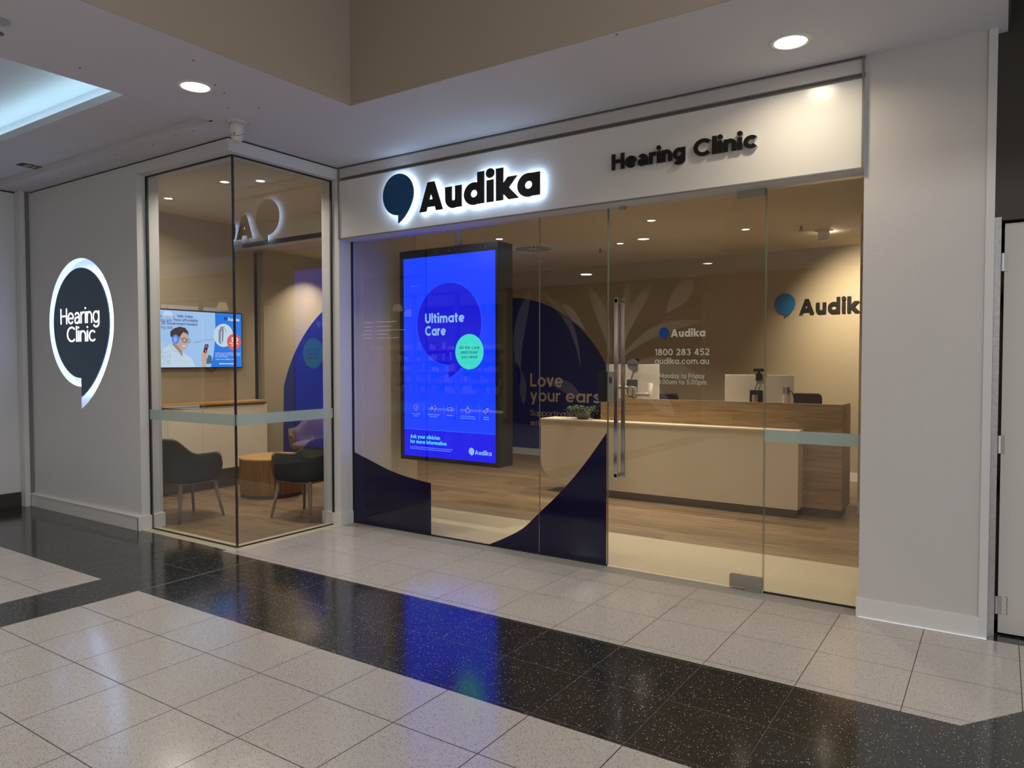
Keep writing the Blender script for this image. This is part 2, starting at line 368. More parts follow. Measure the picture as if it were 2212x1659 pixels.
        adv = .94
    elif c == 'O': out.append(('c', A_(.36, .35, .36-h, .36-h, 0, 345, 30))); adv = .72
    elif c == '0': out.append(('c', A_(.255, .35, .255-h, .36-h, 0, 345, 30))); adv = .51
    elif c == '1': st(.22, 0, .7); dg((.05, .56), (.2, .68), .8); adv = .30
    elif c == '2': ln(*(A_(.24, .49, .22-h, .22-h, 165, -35)+[(h*1.4, h)])); ln((.02, h), (.47, h)); adv = .48
    elif c == '3': ln(*(A_(.22, .52, .20-h, .19-h, 160, -90))); ln(*(A_(.23, .205, .23-h, .215-h, 90, -160))); adv = .47
    elif c == '4': st(.36, 0, .7); ln((.02, .17), (.48, .17)); dg((.33, .7), (h*1.3, .15)); adv = .50
    elif c == '5': ln((.44, .7-h), (.10, .7-h)); ln((.09+h*.3, .7-h), (.07+h*.3, .38)); ln(*(A_(.225, .225, .235-h, .235-h, 125, -150))); adv = .47
    elif c == '8': out.append(('c', A_(.24, .53, .21-h, .18-h, 0, 345, 24))); out.append(('c', A_(.24, .195, .24-h, .205-h, 0, 345, 24))); adv = .48
    elif c == '9': out.append(('c', A_(.24, .475, .24-h, .235-h, 0, 345, 24))); ln(*spl([(.48-h, .475), (.44, .28), (.24, h*.6)])); adv = .48
    elif c == '$': r0 = glyph('S', w_); out += r0[0]; st(.25, -.09, .04); st(.25, .66, .79); adv = .50
    elif c == '.': dot(h*1.3, h*1.25, 1.25); adv = w_*1.35
    elif c == ',': dg((h*1.4, h*2), (h*.8, -.12)); adv = w_*1.35
    elif c == '-': ln((0, .25), (.26, .25)); adv = .26
    elif c == '%': out.append(('c', A_(.14, .55, .13-h*.6, .13-h*.6, 0, 330, 12))); out.append(('c', A_(.5, .14, .13-h*.6, .13-h*.6, 0, 330, 12))); dg((.5, .7), (.14, 0), .7); adv = .64
    else: adv = .3
    return out, adv
def layout(txt, weight, track=.075):
    x = 0; res = []
    for c in txt:
        g, adv = glyph(c, weight); res.append((c, x, g)); x += adv+(track if c != ' ' else .02)
    return res, max(x-track, .01)
def put_glyph(mb, g, weight, xo, fr, sx, sy, d0, d1):
    """fr(u, v, h) -> world; letters between heights d0 (back) and d1 (front)"""
    def T(p, h): return fr(p[0]*sx, p[1]*sy, h)
    base_d1 = d1
    for ki, st in enumerate(g):
        d1 = base_d1+ki*.00012
        if st[0] == 'f':
            pl = [(xo+a, b) for a, b in st[1]]; n = len(pl)
            pts = [T(p, d1) for p in pl]; fs = [tuple(range(n))]
            if d0 != base_d1:
                pts += [T(p, d0) for p in pl]; fs += [(i, n+i, n+(i+1) % n, (i+1) % n) for i in range(n)]+[tuple(range(2*n-1, n-1, -1))]
            mb.add(pts, fs); continue
        if st[0] == 'd':
            (x0, y0), (x1, y1), k = st[1:]; ln_ = sqrt((x1-x0)**2+(y1-y0)**2); a = weight/2*k*ln_/max(abs(y1-y0), .05)
            rows = [((xo+x0-a, y0), (xo+x0+a, y0)), ((xo+x1-a, y1), (xo+x1+a, y1))]; cl = False
        else:
            cl = st[0] == 'c'; rows = [((a.x+xo, a.y), (b.x+xo, b.y)) for a, b in strip(st[1], weight, cl)]
        n = len(rows); m = n if cl else n-1; base = []
        for a, b in rows: base += [T(a, d1), T(b, d1)]
        fs = [(2*i, 2*((i+1) % n), 2*((i+1) % n)+1, 2*i+1) for i in range(m)]
        if d0 != base_d1:
            o = 2*n
            for a, b in rows: base += [T(a, d0), T(b, d0)]
            for i in range(m):
                j = (i+1) % n
                fs += [(2*i, o+2*i, o+2*j, 2*j), (2*i+1, 2*j+1, o+2*j+1, o+2*i+1), (o+2*i, o+2*i+1, o+2*j+1, o+2*j)]
            if not cl: fs += [(0, 1, o+1, o), (2*n-2, o+2*n-2, o+2*n-1, 2*n-1)]
        mb.add(base, fs)
def text(mb, txt, fr, cap, weight=.13, width=None, d0=0, d1=0, align='L', track=.075):
    """cap = capital height in metres; width stretches the line"""
    lay, tot = layout(txt, weight, track); sy = cap/.7; sx = (width/tot) if width else sy
    off = {'L': 0, 'C': -tot*sx/2, 'R': -tot*sx}[align]
    for c, x, g in lay: put_glyph(mb, g, weight, x, lambda u, v, h: fr(u+off, v, h), sx, sy, d0, d1)
    return tot*sx
def F_Y(x0, z0, y):   # facing -Y: u->+x, v->+z, height -> -y
    return lambda u, v, h: (x0+u, y-h, z0+v)
def F_X(y0, z0, x):   # facing +X: u->+y, v->+z, height -> +x
    return lambda u, v, h: (x+h, y0+u, z0+v)
def bubble(cx, cy, r, ry=None, tail=.33, n=64):
    """logo outline: circle with a tail dropping from its lowest point"""
    ry = ry or r; p = []
    for k in range(n+1):
        t = radians(-20+290*k/n); p.append((cx+r*cos(t), cy+ry*sin(t)))
    p.append((cx, cy-ry*(1+tail)))
    P0 = (cos(radians(-20)), sin(radians(-20))); P1 = (.787, -.763); P2 = (.40, -(1+tail)+.17); P3 = (0, -(1+tail))
    for k in range(18, 0, -1):
        t = k/19; q = [(1-t)**3*P0[j]+3*(1-t)**2*t*P1[j]+3*(1-t)*t*t*P2[j]+t**3*P3[j] for j in (0, 1)]; p.append((cx+q[0]*r, cy+q[1]*ry))
    return p
def flat(mb, poly, fr, d0=0, d1=0):
    n = len(poly); pts = [fr(a, b, d1) for a, b in poly]; fs = [tuple(range(n))]
    if d0 != d1:
        pts += [fr(a, b, d0) for a, b in poly]; fs += [(i, n+i, n+(i+1) % n, (i+1) % n) for i in range(n)]+[tuple(range(2*n-1, n-1, -1))]
    mb.add(pts, fs)
def circ(cx, cy, r, ry=None, n=40): return [(cx+r*cos(2*pi*k/n), cy+(ry or r)*sin(2*pi*k/n)) for k in range(n)]
def rect(x0, x1, y0, y1): return [(x0, y0), (x1, y0), (x1, y1), (x0, y1)]
# ================================================================ materials used
white = paint('white_plasterboard', srgb(208, 208, 208), .6, .10, 260)
ceilw = paint('ceiling_white', srgb(204, 203, 210), .7)
wellw = paint('well_beige', srgb(152, 141, 128), .7)
orange_peel = paint('textured_wall_paint', srgb(198, 195, 194), .55, .4, 200)
skirt = paint('skirting_white', srgb(216, 214, 212), .4)
fascm = paint('fascia_white_acrylic', srgb(222, 220, 216), .22, spec=.5)
groovem = paint('groove_grey', srgb(112, 114, 108), .5)
gapm = paint('shadow_gap', srgb(44, 40, 36), .7)
greym = paint('grey_trim', srgb(120, 120, 118), .5)
creamw = paint('clinic_cream_wall', srgb(205, 192, 168), .6)
beigew = paint('clinic_beige_wall', srgb(166, 152, 128), .65)
clinceil = paint('clinic_ceiling', srgb(196, 184, 162), .7)
black = paint('black_plastic', (.012, .012, .014), .4)
blackg = paint('black_gloss', (.008, .009, .011), .12)
rubber = paint('black_silicone', (.01, .01, .01), .5)
chrome = paint('polished_steel', (.72, .72, .72), .07, metal=1, var=0)
satin = paint('satin_steel', (.55, .55, .54), .28, metal=1, var=.02)
galv = paint('galvanised_steel', (.55, .57, .60), .35, .3, 60, metal=.9, var=.25, vscale=40)
navyf = paint('navy_vinyl', srgb(16, 13, 48), .10, spec=.45)
navyw = paint('navy_mural_print', srgb(24, 38, 124), .45)
frost = filmmat('frosted_film', srgb(190, 210, 205), .62)
glass = glassmat('shop_glass', (.93, .935, .93))
glass.node_tree.nodes
def fix_glass(m, k=1.9):
    nt = m.node_tree; f = [n for n in nt.nodes if n.type == 'FRESNEL'][0]; mx = [n for n in nt.nodes if n.type == 'MIX_SHADER'][0]
    g = N(nt, 'ShaderNodeNewGeometry'); q = math_(nt, 'MULTIPLY', math_(nt, 'MULTIPLY', f.outputs[0], k), math_(nt, 'SUBTRACT', 1.0, g.outputs['Backfacing']))
    L(nt, math_(nt, 'MINIMUM', q, 1.0), mx.inputs[0])
fix_glass(glass)
TS = .4496; TX = -.7963
light_lo = terrazzo('light_terrazzo', srgb(180, 174, 168), srgb(60, 58, 56), srgb(232, 228, 220), srgb(44, 36, 34), TX, 2.278, TS, .005, .17, dens=.55, scale=185, spec=.9)
light_hi = terrazzo('light_terrazzo_by_shop', srgb(180, 174, 168), srgb(60, 58, 56), srgb(232, 228, 220), srgb(44, 36, 34), TX, 3.655, TS, .004, .17, dens=.55, scale=185, spec=.9)
dark_t = terrazzo('dark_terrazzo', srgb(36, 35, 35), srgb(214, 214, 206), srgb(150, 150, 150), srgb(58, 56, 54), TX, 3.13, TS, .003, .13, dens=.13, scale=165, spec=.9)
stone = terrazzo('threshold_stone', srgb(150, 146, 140), srgb(140, 136, 130), srgb(158, 152, 146), srgb(186, 176, 160), -1.376, None, .8585, .004, .4, dens=.1)
beige_tile = terrazzo('clinic_entry_tile', srgb(190, 176, 148), srgb(186, 168, 136), srgb(206, 190, 160), srgb(214, 200, 172), -1.376, 5.4, .8585, .004, .38, dens=.3, scale=30, bvar=.10)
cream_sill = paint('cream_sill', srgb(196, 186, 160), .45)
vinyl = wood('oak_vinyl_floor', srgb(104, 84, 62), srgb(148, 124, 94), 'X', (1.25, .18), 'Z', .42, .45)
oak = wood('oak_laminate', srgb(126, 100, 70), srgb(168, 140, 106), 'X', (2.6, .145), 'Y', .42, .5, pv=.07)
oak_top = wood('oak_laminate_top', srgb(170, 124, 72), srgb(208, 164, 106), 'Y', (3.0, .9), 'Z', .4, .2, pv=.04)
oak_v = wood('oak_laminate_upright', srgb(128, 92, 54), srgb(168, 126, 78), 'Z', (3.0, .12), 'X', .42, .15, pv=.05)

# ================================================================ floors
def polyfloor(name, polys, m, z=0):
    b = MB().mat(m)
    for p in polys:
        a = sum(p[i][0]*p[(i+1) % len(p)][1]-p[(i+1) % len(p)][0]*p[i][1] for i in range(len(p)))
        if a < 0: p = p[::-1]
        b.add([(x, y, z) for x, y in p], [tuple(range(len(p)))])
    return struct(name, b)
polyfloor('floor', [rect(-4.832, 4, -8, 2.652), rect(-22, -5.31, -8, 2.652)], light_lo)
polyfloor('floor_entry_terrazzo', [[(-5.27, 3.598), (-.12, 3.598), (.77, 4.80), (-5.17, 4.80), (-5.17, 3.64), (-5.27, 3.64)]], light_hi)
polyfloor('floor_dark_band', [rect(-22, 4, 2.652, 3.598), rect(-5.31, -4.832, -8, 2.652), rect(-22, -5.27, 3.598, 3.64),
                              [(-.12, 3.598), (4, 3.598), (4, 4.80), (.77, 4.80)], [(.77, 4.80), (4, 4.80), (4, 5.2), (-.044, 5.2), (-.044, 4.80)]], dark_t)
polyfloor('floor_joint_strip', [rect(-4.822, -4.814, 2.652, 3.598)], paint('joint_metal', srgb(120, 116, 110), .4), .0008)
polyfloor('floor_threshold', [rect(-5.165, -.70, 4.80, 4.955)], stone)
polyfloor('floor_sill', [rect(-6.55, -5.17, 3.64, 3.81), rect(-5.36, -5.17, 3.81, 4.80)], cream_sill)
polyfloor('floor_entry_tile', [rect(-5.2, 3.2, 4.955, 5.95)], beige_tile)
polyfloor('floor_timber', [rect(-8.3, -5.36, 3.81, 10.3), rect(-5.36, 3.2, 5.95, 10.3), rect(-5.36, -5.2, 4.80, 5.95)], vinyl)

# ================================================================ clinic shell outside
# bubble wall (with opening cut for the sign), y = 3.64
SGC = (-7.61, 1.94)
outer = bubble(SGC[0], SGC[1], .636, .637, tail=.344)
import bmesh
def plate_with_hole(name, x0, x1, z0, z1, hole, y, m):
    bm = bmesh.new()
    vs = [bm.verts.new((a, y, b)) for a, b in rect(x0, x1, z0, z1)]; es = [bm.edges.new((vs[i], vs[(i+1) % 4])) for i in range(4)]
    vh = [bm.verts.new((a, y, b)) for a, b in hole]; es += [bm.edges.new((vh[i], vh[(i+1) % len(vh)])) for i in range(len(vh))]
    bmesh.ops.triangle_fill(bm, use_beauty=True, use_dissolve=False, edges=es)
    for f in bm.faces:
        f.normal_update()
        if f.normal.y > 0: f.normal_flip()
    me = bpy.data.meshes.new(name); bm.to_mesh(me); bm.free(); me.materials.append(m)
    o = bpy.data.objects.new(name, me); COL.objects.link(o); o['kind'] = 'structure'; return o
plate_with_hole('wall_left', -8.66, -6.55, 0, 3.345, outer, 3.64, white)
b = MB().mat(white); b.box(-6.60, -6.55, 3.641, 3.85, 0, 3.248); b.box(-8.66, -6.60, 3.80, 3.85, 0, 3.36)
struct('wall_left_return', b)
b = MB().mat(white); b.box(-6.55, -5.185, 3.64, 3.84, 3.248, 3.345); b.box(-5.36, -5.185, 3.84, 4.795, 3.248, 3.345)
struct('trim_1', b)
b = MB().mat(gapm); b.box(-8.66, -5.20, 3.655, 3.70, 3.345, 3.36); b.box(-5.24, -5.20, 3.70, 4.79, 3.345, 3.36)
b.box(-5.165, -.70, 4.815, 4.85, 3.345, 3.36)
struct('trim_2', b)
b = MB().mat(skirt)
b.prism([(3.64, 0), (3.605, 0), (3.605, .118), (3.598, .122), (3.598, .13), (3.615, .14), (3.64, .142)], -8.66, -6.55, lambda u, v, h: (h, u, v), flip=False)
b.box(-6.56, -6.535, 3.605, 3.73, 0, .13); b.box(-6.62, -6.53, 3.75, 3.86, 0, .13)
struct('baseboard_left', b)
# far-left pilaster and neighbour pier
b = MB().mat(white); b.box(-8.76, -8.66, 3.55, 3.80, 0, 3.36); struct('wall_pilaster', b)
b = MB().mat(greym); b.box(-8.68, -8.655, 3.60, 3.645, 0, 3.36); struct('trim_3', b)
b = MB().mat(white); b.box(-9.3, -8.765, 3.0, 3.8, 0, 3.345); b.mat(gapm).box(-9.28, -8.78, 3.02, 3.8, 3.345, 3.36); struct('wall_neighbour', b)
b = MB().mat(paint('dark_skirting', srgb(62, 58, 54), .35)); b.box(-9.3, -8.755, 2.99, 3.56, 0, .15); struct('baseboard_neighbour', b)
# corner pier between the two glass fronts
b = MB().mat(white); b.box(-5.40, -5.165, 4.795, 5.0, 0, 3.345); struct('wall_pier', b)
b = MB().mat(skirt); b.box(-5.415, -5.155, 4.783, 5.01, 0, .115); struct('baseboard_pier', b)
# fascia
b = MB().mat(fascm); b.box(-5.165, -.70, 4.796, 5.06, 2.70, 3.232)
b.mat(groovem).box(-5.165, -.70, 4.830, 5.0, 3.232, 3.262)
b.mat(orange_peel).box(-5.165, -.70, 4.803, 5.0, 3.262, 3.345)
b.mat(greym).box(-5.165, -.70, 4.795, 4.803, 3.226, 3.234); b.box(-5.165, -.70, 4.80, 4.815, 3.343, 3.352)
b.box(-.712, -.70, 4.788, 4.80, 2.69, 3.352); b.box(-5.168, -5.158, 4.788, 4.80, 2.69, 3.352)
struct('wall_fascia', b)
b = MB().mat(greym); b.box(-5.165, -.70, 4.79, 4.96, 2.692, 2.702); b.mat(white).box(-5.165, -.70, 4.80, 4.948, 2.688, 2.693); struct('trim_4', b)
b = MB().mat(rubber); b.box(-5.165, -.70, 4.946, 4.965, 2.700, 2.716); struct('trim_5', b)
# textured right pier
b = MB().mat(orange_peel); b.box(-.70, -.085, 4.822, 5.2, 0, 3.36); b.mat(white).box(-.085, -.044, 4.812, 5.2, 0, 3.36); struct('wall_right', b)
b = MB().mat(skirt); b.box(-.712, -.085, 4.808, 4.97, 0, .114); struct('baseboard_right', b)
# service door beyond it
b = MB().mat(galv); b.box(-.044, -.012, 4.85, 5.1, 0, 2.34); struct('trim_6', b)
d2 = Thing('door_2', loc=(.005, 4.93, .012), kind='structure')
b = MB().mat(paint('door_white', srgb(206, 203, 196), .35)); b.box(.004, .92, 4.93, 4.97, .012, 2.315); d2.part('door_leaf', b)
for z in (2.10, 1.08, .17):
    b = MB().mat(satin); b.tube([(-.004, 4.922, z-.05), (-.004, 4.922, z+.05)], .008, 8); b.box(-.004, .022, 4.926, 4.932, z-.05, z+.05); d2.part('hinge', b)
b = MB().mat(black)
for k in range(9): b.box(.045+.002*sin(k*2.1), .049+.002*sin(k*2.1), 4.9285, 4.9302, .12+k*.012, .126+k*.012)
b.box(.003, .006, 4.9285, 4.9305, .012, .2)
d2.part('scuff_mark', b)
b = MB().mat(paint('dark_bulkhead', srgb(70, 64, 58), .6)); b.box(-.010, 3, 4.90, 5.2, 2.33, 4.5); b.box(-.044, -.01, 4.90, 5.2, 2.34, 3.36); b.box(.94, 3.2, 4.9, 5.2, 0, 2.33)
struct('wall_service', b)
b = MB().mat(paint('dark_bulkhead', srgb(70, 64, 58), .6)); b.box(0.012, 3, 3.0, 4.9, 3.9, 4.0); b.box(0.0, .012, 3.69, 4.9, 3.362, 4.0); struct('ceiling_service', b)

# ================================================================ mall ceiling
ZC = 3.36
def ceil(name, boxes, m=ceilw):
    b = MB().mat(m)
    for x in boxes: b.box(*x)
    return struct(name, b)
ceil('ceiling', [(-4.97, 0.0, 3.703, 4.96, ZC, ZC+.08), (-4.97, -3.861, -9, 3.703, ZC, ZC+.08), (-9.5, -4.97, 3.35, 3.86, ZC, ZC+.12), (-5.4, -4.97, 3.86, 4.96, ZC, ZC+.08)])
ceil('ceiling_panel', [(-22, -4.975, 2.78, 3.35, 3.42, 3.48)])
ceil('ceiling_recess_lip', [(-22, -5.0, -1.62, -1.58, ZC, 3.487), (-4.975, -4.93, -1.6, 2.78, ZC+.08, 3.487)])
ceil('ceiling_recess', [(-22, -4.80, -1.85, 2.97, 3.66, 3.72), (-22, -4.80, 2.95, 2.99, 3.48, 3.66), (-22, -4.80, -1.90, -1.85, 3.36, 3.66), (-4.84, -4.80, -1.85, 2.95, 3.44, 3.66), (-22, -21.9, -1.85, 3.0, 3.3, 3.7)])
ceil('ceiling_mall', [(-22, -4.97, -9, -1.62, ZC, ZC+.08), (-3.85, 3.2, -9, -2.2, ZC, ZC+.08)])
b = MB().mat(wellw); b.box(-3.857, 3.0, 3.699, 3.78, ZC+.0005, 5.6); struct('wall_well', b)
b = MB().mat(wellw); b.box(-3.95, -3.857, -9, 3.78, ZC+.0005, 5.6); struct('wall_well_left', b)
b = MB().mat(wellw); b.box(-3.857, 3.0, -2.28, -2.2, ZC, 5.6); struct('wall_well_far', b)  # unseen side, added to keep the bright world out of the glass reflections
b = MB().mat(wellw); b.box(-3.95, 1.2, -2.28, 3.78, 5.6, 5.7); struct('ceiling_well', b)
# small fixing holes and scuffs in the soffit
b = MB().mat(gapm)
for x, y in ((-5.30, 3.41), (-5.52, 3.40), (-5.9, 3.43), (-6.45, 3.42), (-7.1, 3.43), (-7.5, 3.44), (-7.9, 3.45), (-4.61, 3.24), (-4.43, 3.366), (-1.80, 3.728), (-4.3, 2.93), (-4.75, 2.3), (-4.38, 3.05), (-4.06, 2.62)):
    b.box(x-.007, x+.007, y-.004, y+.004, ZC-.0015, ZC)
for k in range(5): b.box(-4.985+k*.008, -4.981+k*.008, 3.33+.004*(k % 2), 3.352, ZC-.002, ZC-.0002)
struct('trim_7', b)
# cove strips in the recess
coveL = emit('cove_led', (.52, .86, .96), 8.5)
def cove(x0, x1, y0, y1, z, lab):
    b = MB().mat(coveL); b.box(x0, x1, y0, y1, z, z+.02); return single('cove_light', b, None, lab, 'light', (x0, y0, z))
cove(-16, -5.05, 2.84, 2.86, 3.50, 'cool white light strip hidden behind the recess lip nearest the clinic wall')
cove(-16, -5.05, -1.72, -1.70, 3.42, 'cool white light strip hidden behind the far lip of the ceiling recess')
cove(-4.90, -4.88, -1.5, 2.75, 3.50, 'cool white light strip along the soffit side of the ceiling recess')

# ================================================================ opposite side of the mall (seen as reflections)
opp = paint('opposite_wall', srgb(120, 104, 84), .6)
for nm, bx in (('wall_opposite', (-5.2, 4, -5.3, -5.2, 0, 3.36)), ('wall_shop_back', (-24, -8.9, -9, -8.9, 0, 3.4)), ('wall_shop_side', (-10.3, -10.2, -8.9, -5.32, 0, 3.36)), ('wall_mall_end', (-24.1, -24, -9, 3.6, 0, 3.4)), ('wall_behind_hoarding', (-10.2, -5.2, -5.5, -5.4, 0, 3.36))):
    b = MB().mat(opp); b.box(*bx); struct(nm, b)
hb = Thing('hoarding', 'brown hoarding with pale leaf shapes, mirrored in the clinic glass', 'hoarding', (-7, -5.25, 0))
b = MB().mat(paint('hoarding_brown', srgb(66, 50, 34), .6)); b.box(-10.3, -5.28, -5.3, -5.22, 0, 3.34); b.mat(paint('hoarding_edge', srgb(150, 138, 118), .6)).box(-5.28, -5.205, -5.3, -5.18, 0, 3.34)
hb.part('board', b)
leafm = paint('leaf_print', srgb(190, 176, 156), .6); leafm2 = paint('leaf_print_pale', srgb(214, 204, 190), .6)
def HB(u, v, h): return (u, -5.219+h, v)
b = MB()
def petal(x0, z0, x1, z1, wd, bend=0, m=None):
    d = Vector((x1-x0, z1-z0)); n = Vector((-d.y, d.x)).normalized(); a = []; c = []
    for k in range(15):
        t = k/14; p = Vector((x0, z0))+d*t+n*bend*sin(pi*t); q = wd*sin(pi*min(1, t*.96+.02))**.8*(.35+.65*t)
        a.append((max(-10.25, min(-5.29, (p+n*q).x)), min(3.3, (p+n*q).y))); c.append((max(-10.25, min(-5.29, (p-n*q).x)), min(3.3, (p-n*q).y)))
    b.mat(m or leafm)
    pts = [HB(x, z, .001) for x, z in a]+[HB(x, z, .001) for x, z in c]
    b.add(pts, [(i, i+1, 16+i, 15+i) for i in range(14)])
for args in ((-7.3, 1.5, -5.3, 2.4, .16, .25), (-7.3, 1.6, -6.4, 3.3, .17, .1), (-7.35, 1.7, -7.0, 3.4, .14, -.05), (-7.4, 1.6, -8.0, 3.3, .2, -.1),
             (-7.3, 1.3, -5.4, 1.2, .3, .2, leafm), (-7.2, 1.2, -5.9, .4, .28, .1, leafm2), (-8.2, 1.4, -9.4, 3.3, .12, -.3), (-9.9, .9, -9.6, 3.3, .22, .2, leafm2),
             (-6.1, 2.6, -5.5, 3.3, .28, 0, leafm2), (-8.1, 2.3, -8.7, 2.9, .16, 0, leafm2), (-9.3, 1.1, -8.2, .7, .2, .1), (-10.1, 1.6, -9.8, .5, .15, .1)): petal(*args)
hb.part('leaf_print', b)
# shop opposite
shop = Thing('shopfront', 'glazed shop opposite with pale mullions, seen only mirrored in the clinic glass', 'shopfront', (-14, -5.25, 0))
b = MB().mat(paint('mullion_cream', srgb(170, 158, 136), .5))
for x in (-21.7, -19.5, -18.07, -16.3, -14.9, -13.4, -11.9, -10.35): b.box(x-.05, x+.05, -5.3, -5.2, 0, 3.35)
b.box(-21.7, -10.3, -5.3, -5.2, 3.32, 3.35); b.box(-21.7, -10.3, -5.3, -5.2, 0, .12)
shop.part('frame', b)
shelf = Thing('display_shelf', 'stocked wall shelving inside the shop opposite, mirrored faintly in the glass', 'shelf', (-14, -8.6, 0))
b = MB().mat(paint('shelf_brown', srgb(118, 88, 56), .5))
for z in (.5, .85, 1.2, 1.55, 1.9): b.box(-19.5, -11, -8.8, -8.4, z, z+.04)
shelf.part('shelf_board', b)
b = MB(); pal = [paint('stock_%d' % i, srgb(*c), .6) for i, c in enumerate(((160, 60, 40), (190, 160, 110), (90, 80, 70), (200, 190, 170), (130, 90, 50)))]
for z in (.54, .89, 1.24, 1.59, 1.94):
    x = -19.4
    while x < -11.2:
        wd = random.uniform(.08, .22)
        b.mat(random.choice(pal)).box(x, x+wd*.9, -8.75, -8.45, z, z+random.uniform(.1, .26)); x += wd
shelf.part('stock', b)['kind'] = 'stuff'
b = MB().mat(paint('counter_red', srgb(150, 44, 28), .5)); b.rbox(-21.5, -18.6, -7.2, -6.6, 0, 1.25, .05)
single('shop_counter', b, None, 'red counter inside the shop opposite, glimpsed mirrored below the television', 'counter', (-20, -6.9, 0))
pg = emit('pendant_glow', (1, .80, .5), 1.0)
pen = Thing('pendant_lamp', 'dome pendant lamp in the shop opposite, mirrored above the left part of the television', 'lamp', (-22.3, -5.9, 2.98), 'dome pendants in the shop opposite')
b = MB().mat(pg); b.smooth = True; b.lathe([(.035, .20), (.10, .18), (.145, .09), (.155, 0)], (-22.3, -5.9, 2.98), 20, caps=False); pen.part('shade', b)
b = MB().mat(black); b.tube([(-22.3, -5.9, 3.17), (-22.3, -5.9, 3.9)], .008, 6); pen.part('cord', b)
for x, y, z, lb in ((-19.4, -5.9, 3.13, 'mirrored above the right part of the television'), (-18.5, -5.9, 3.03, 'mirrored right at the glass corner'), (-14.6, -5.9, 3.02, 'mirrored just left of the tall display'), (-14.25, -6.0, 2.86, 'mirrored on the left edge of the tall display')):
    c = copy_tree(pen.o); c.location = (x, y, z); c['label'] = 'dome pendant lamp in the shop opposite, '+lb
area('lamp_shop', (-16, -7, 3.2), 6, 110, (1, .82, .6), 170, shape='RECTANGLE', size_y=2, parent=shop.o).location = (-2, -1.7, 3.25)
b = MB().mat(emit('tube_white', (.95, .95, 1), 1.5))
for x0, x1, y, z in ((-18.2, -16.6, -8.0, 2.86), (-18.8, -17.0, -8.2, 2.72), (-18.6, -16.2, -8.0, 2.58), (-18.4, -16.8, -7.8, 2.44), (-18.2, -16.4, -7.9, 2.32)): b.box(x0, x1, y, y+.03, z, z+.03)
single('tube_lights', b, None, 'rows of thin fluorescent tubes in the shop opposite, mirrored beside the tall display', 'light', (-15, -7.5, 2))

# ================================================================ glazing
def pane(name, x0, x1, y0, y1, z0, z1):
    t = Thing(name, loc=((x0+x1)/2, (y0+y1)/2, z0), kind='structure')
    b = MB().mat(glass); b.box(x0, x1, y0, y1, z0, z1); t.part('glass_pane', b); return t
GZ = 2.706
w1 = pane('window_1', -6.548, -5.272, 3.730, 3.742, .006, 3.246)
b = MB().mat(rubber); b.box(-6.550, -6.538, 3.724, 3.748, 0, 3.248); b.box(-6.55, -5.262, 3.726, 3.746, 3.238, 3.248); b.box(-6.55, -5.262, 3.726, 3.746, 0, .008); w1.part('glazing_seal', b)
b = MB().mat(frost); b.box(-6.548, -5.264, 3.7270, 3.7285, 1.018, 1.110); w1.part('frosted_band', b)
w2 = pane('window_2', -5.272, -5.260, 3.745, 4.793, .006, 3.246)
b = MB().mat(rubber); b.box(-5.276, -5.256, 3.745, 4.795, 3.238, 3.248); b.box(-5.276, -5.256, 3.745, 4.795, 0, .008); b.box(-5.278, -5.254, 4.785, 4.795, 0, 3.248); b.box(-5.278, -5.262, 3.732, 3.746, 0, 3.248); w2.part('glazing_seal', b)
b = MB().mat(frost); b.box(-5.2585, -5.257, 3.732, 4.790, 1.018, 1.110); w2.part('frosted_band', b)
b = MB().mat(glass); b.box(-5.261, -5.255, 3.730, 3.743, .006, 3.246); w2.part('corner_edge', b)
w3 = pane('window_3', -5.160, -3.062, 4.950, 4.962, .006, GZ)
w4 = pane('window_4', -3.056, -2.462, 4.950, 4.962, .006, GZ)
w5 = pane('window_5', -1.300, -.712, 4.950, 4.962, .006, GZ)
b = MB().mat(rubber); b.box(-5.166, -5.154, 4.944, 4.966, 0, GZ); b.box(-5.16, -3.06, 4.945, 4.965, 0, .009); w3.part('glazing_seal', b)
b = MB().mat(rubber); b.box(-3.06, -2.46, 4.945, 4.965, 0, .009); w4.part('glazing_seal', b)
b = MB().mat(rubber); b.box(-1.30, -.70, 4.945, 4.965, 0, .009); w5.part('glazing_seal', b)
edge = paint('glass_edge', srgb(112, 116, 100), .15)
b = MB().mat(edge); b.box(-3.0602, -3.0578, 4.951, 4.961, .01, GZ-.004); w3.part('glass_edge', b)
b = MB().mat(edge); b.box(-2.4607, -2.4585, 4.951, 4.961, .01, GZ-.004); w4.part('glass_edge', b)
b = MB().mat(edge); b.box(-1.2998, -1.2978, 4.951, 4.961, .01, GZ-.004); w5.part('glass_edge', b)
# navy film: arcs of one big circle, fitted to both panes
lx = [(-5.154, .686), (-4.92, .615), (-4.687, .545), (-4.43, .497), (-4.188, .471)]
b = MB().mat(navyf); p = [(-5.154, .01)]+[(x, z) for x, z in lx]+[(-4.188, .01)]; flat(b, spl([(x, z) for x, z in lx], 6)+[(-4.188, .01), (-5.154, .01)], F_Y(0, 0, 4.9485), 0, .0008)
w3.part('navy_film', b)
curve = spl([(-3.56, .01), (-3.40, .085), (-3.217, .19), (-3.0605, .335), (-2.90, .485), (-2.74, .655), (-2.60, .825), (-2.464, 1.01)], 6)
pa = [q for q in curve if q[0] < -3.0605]; pb = [q for q in curve if q[0] >= -3.0605]
b = MB().mat(navyf); flat(b, [pa[0]]+pa[1:]+[pb[0], (-3.0605, .01)], F_Y(0, 0, 4.9485), 0, .0008); w3.part('navy_film', b)
b = MB().mat(navyf); flat(b, pb+[(-2.4625, 1.012), (-2.4625, .01), (-3.0585, .01), (-3.0585, pb[0][1])], F_Y(0, 0, 4.9485), 0, .0008); w4.part('navy_film', b)
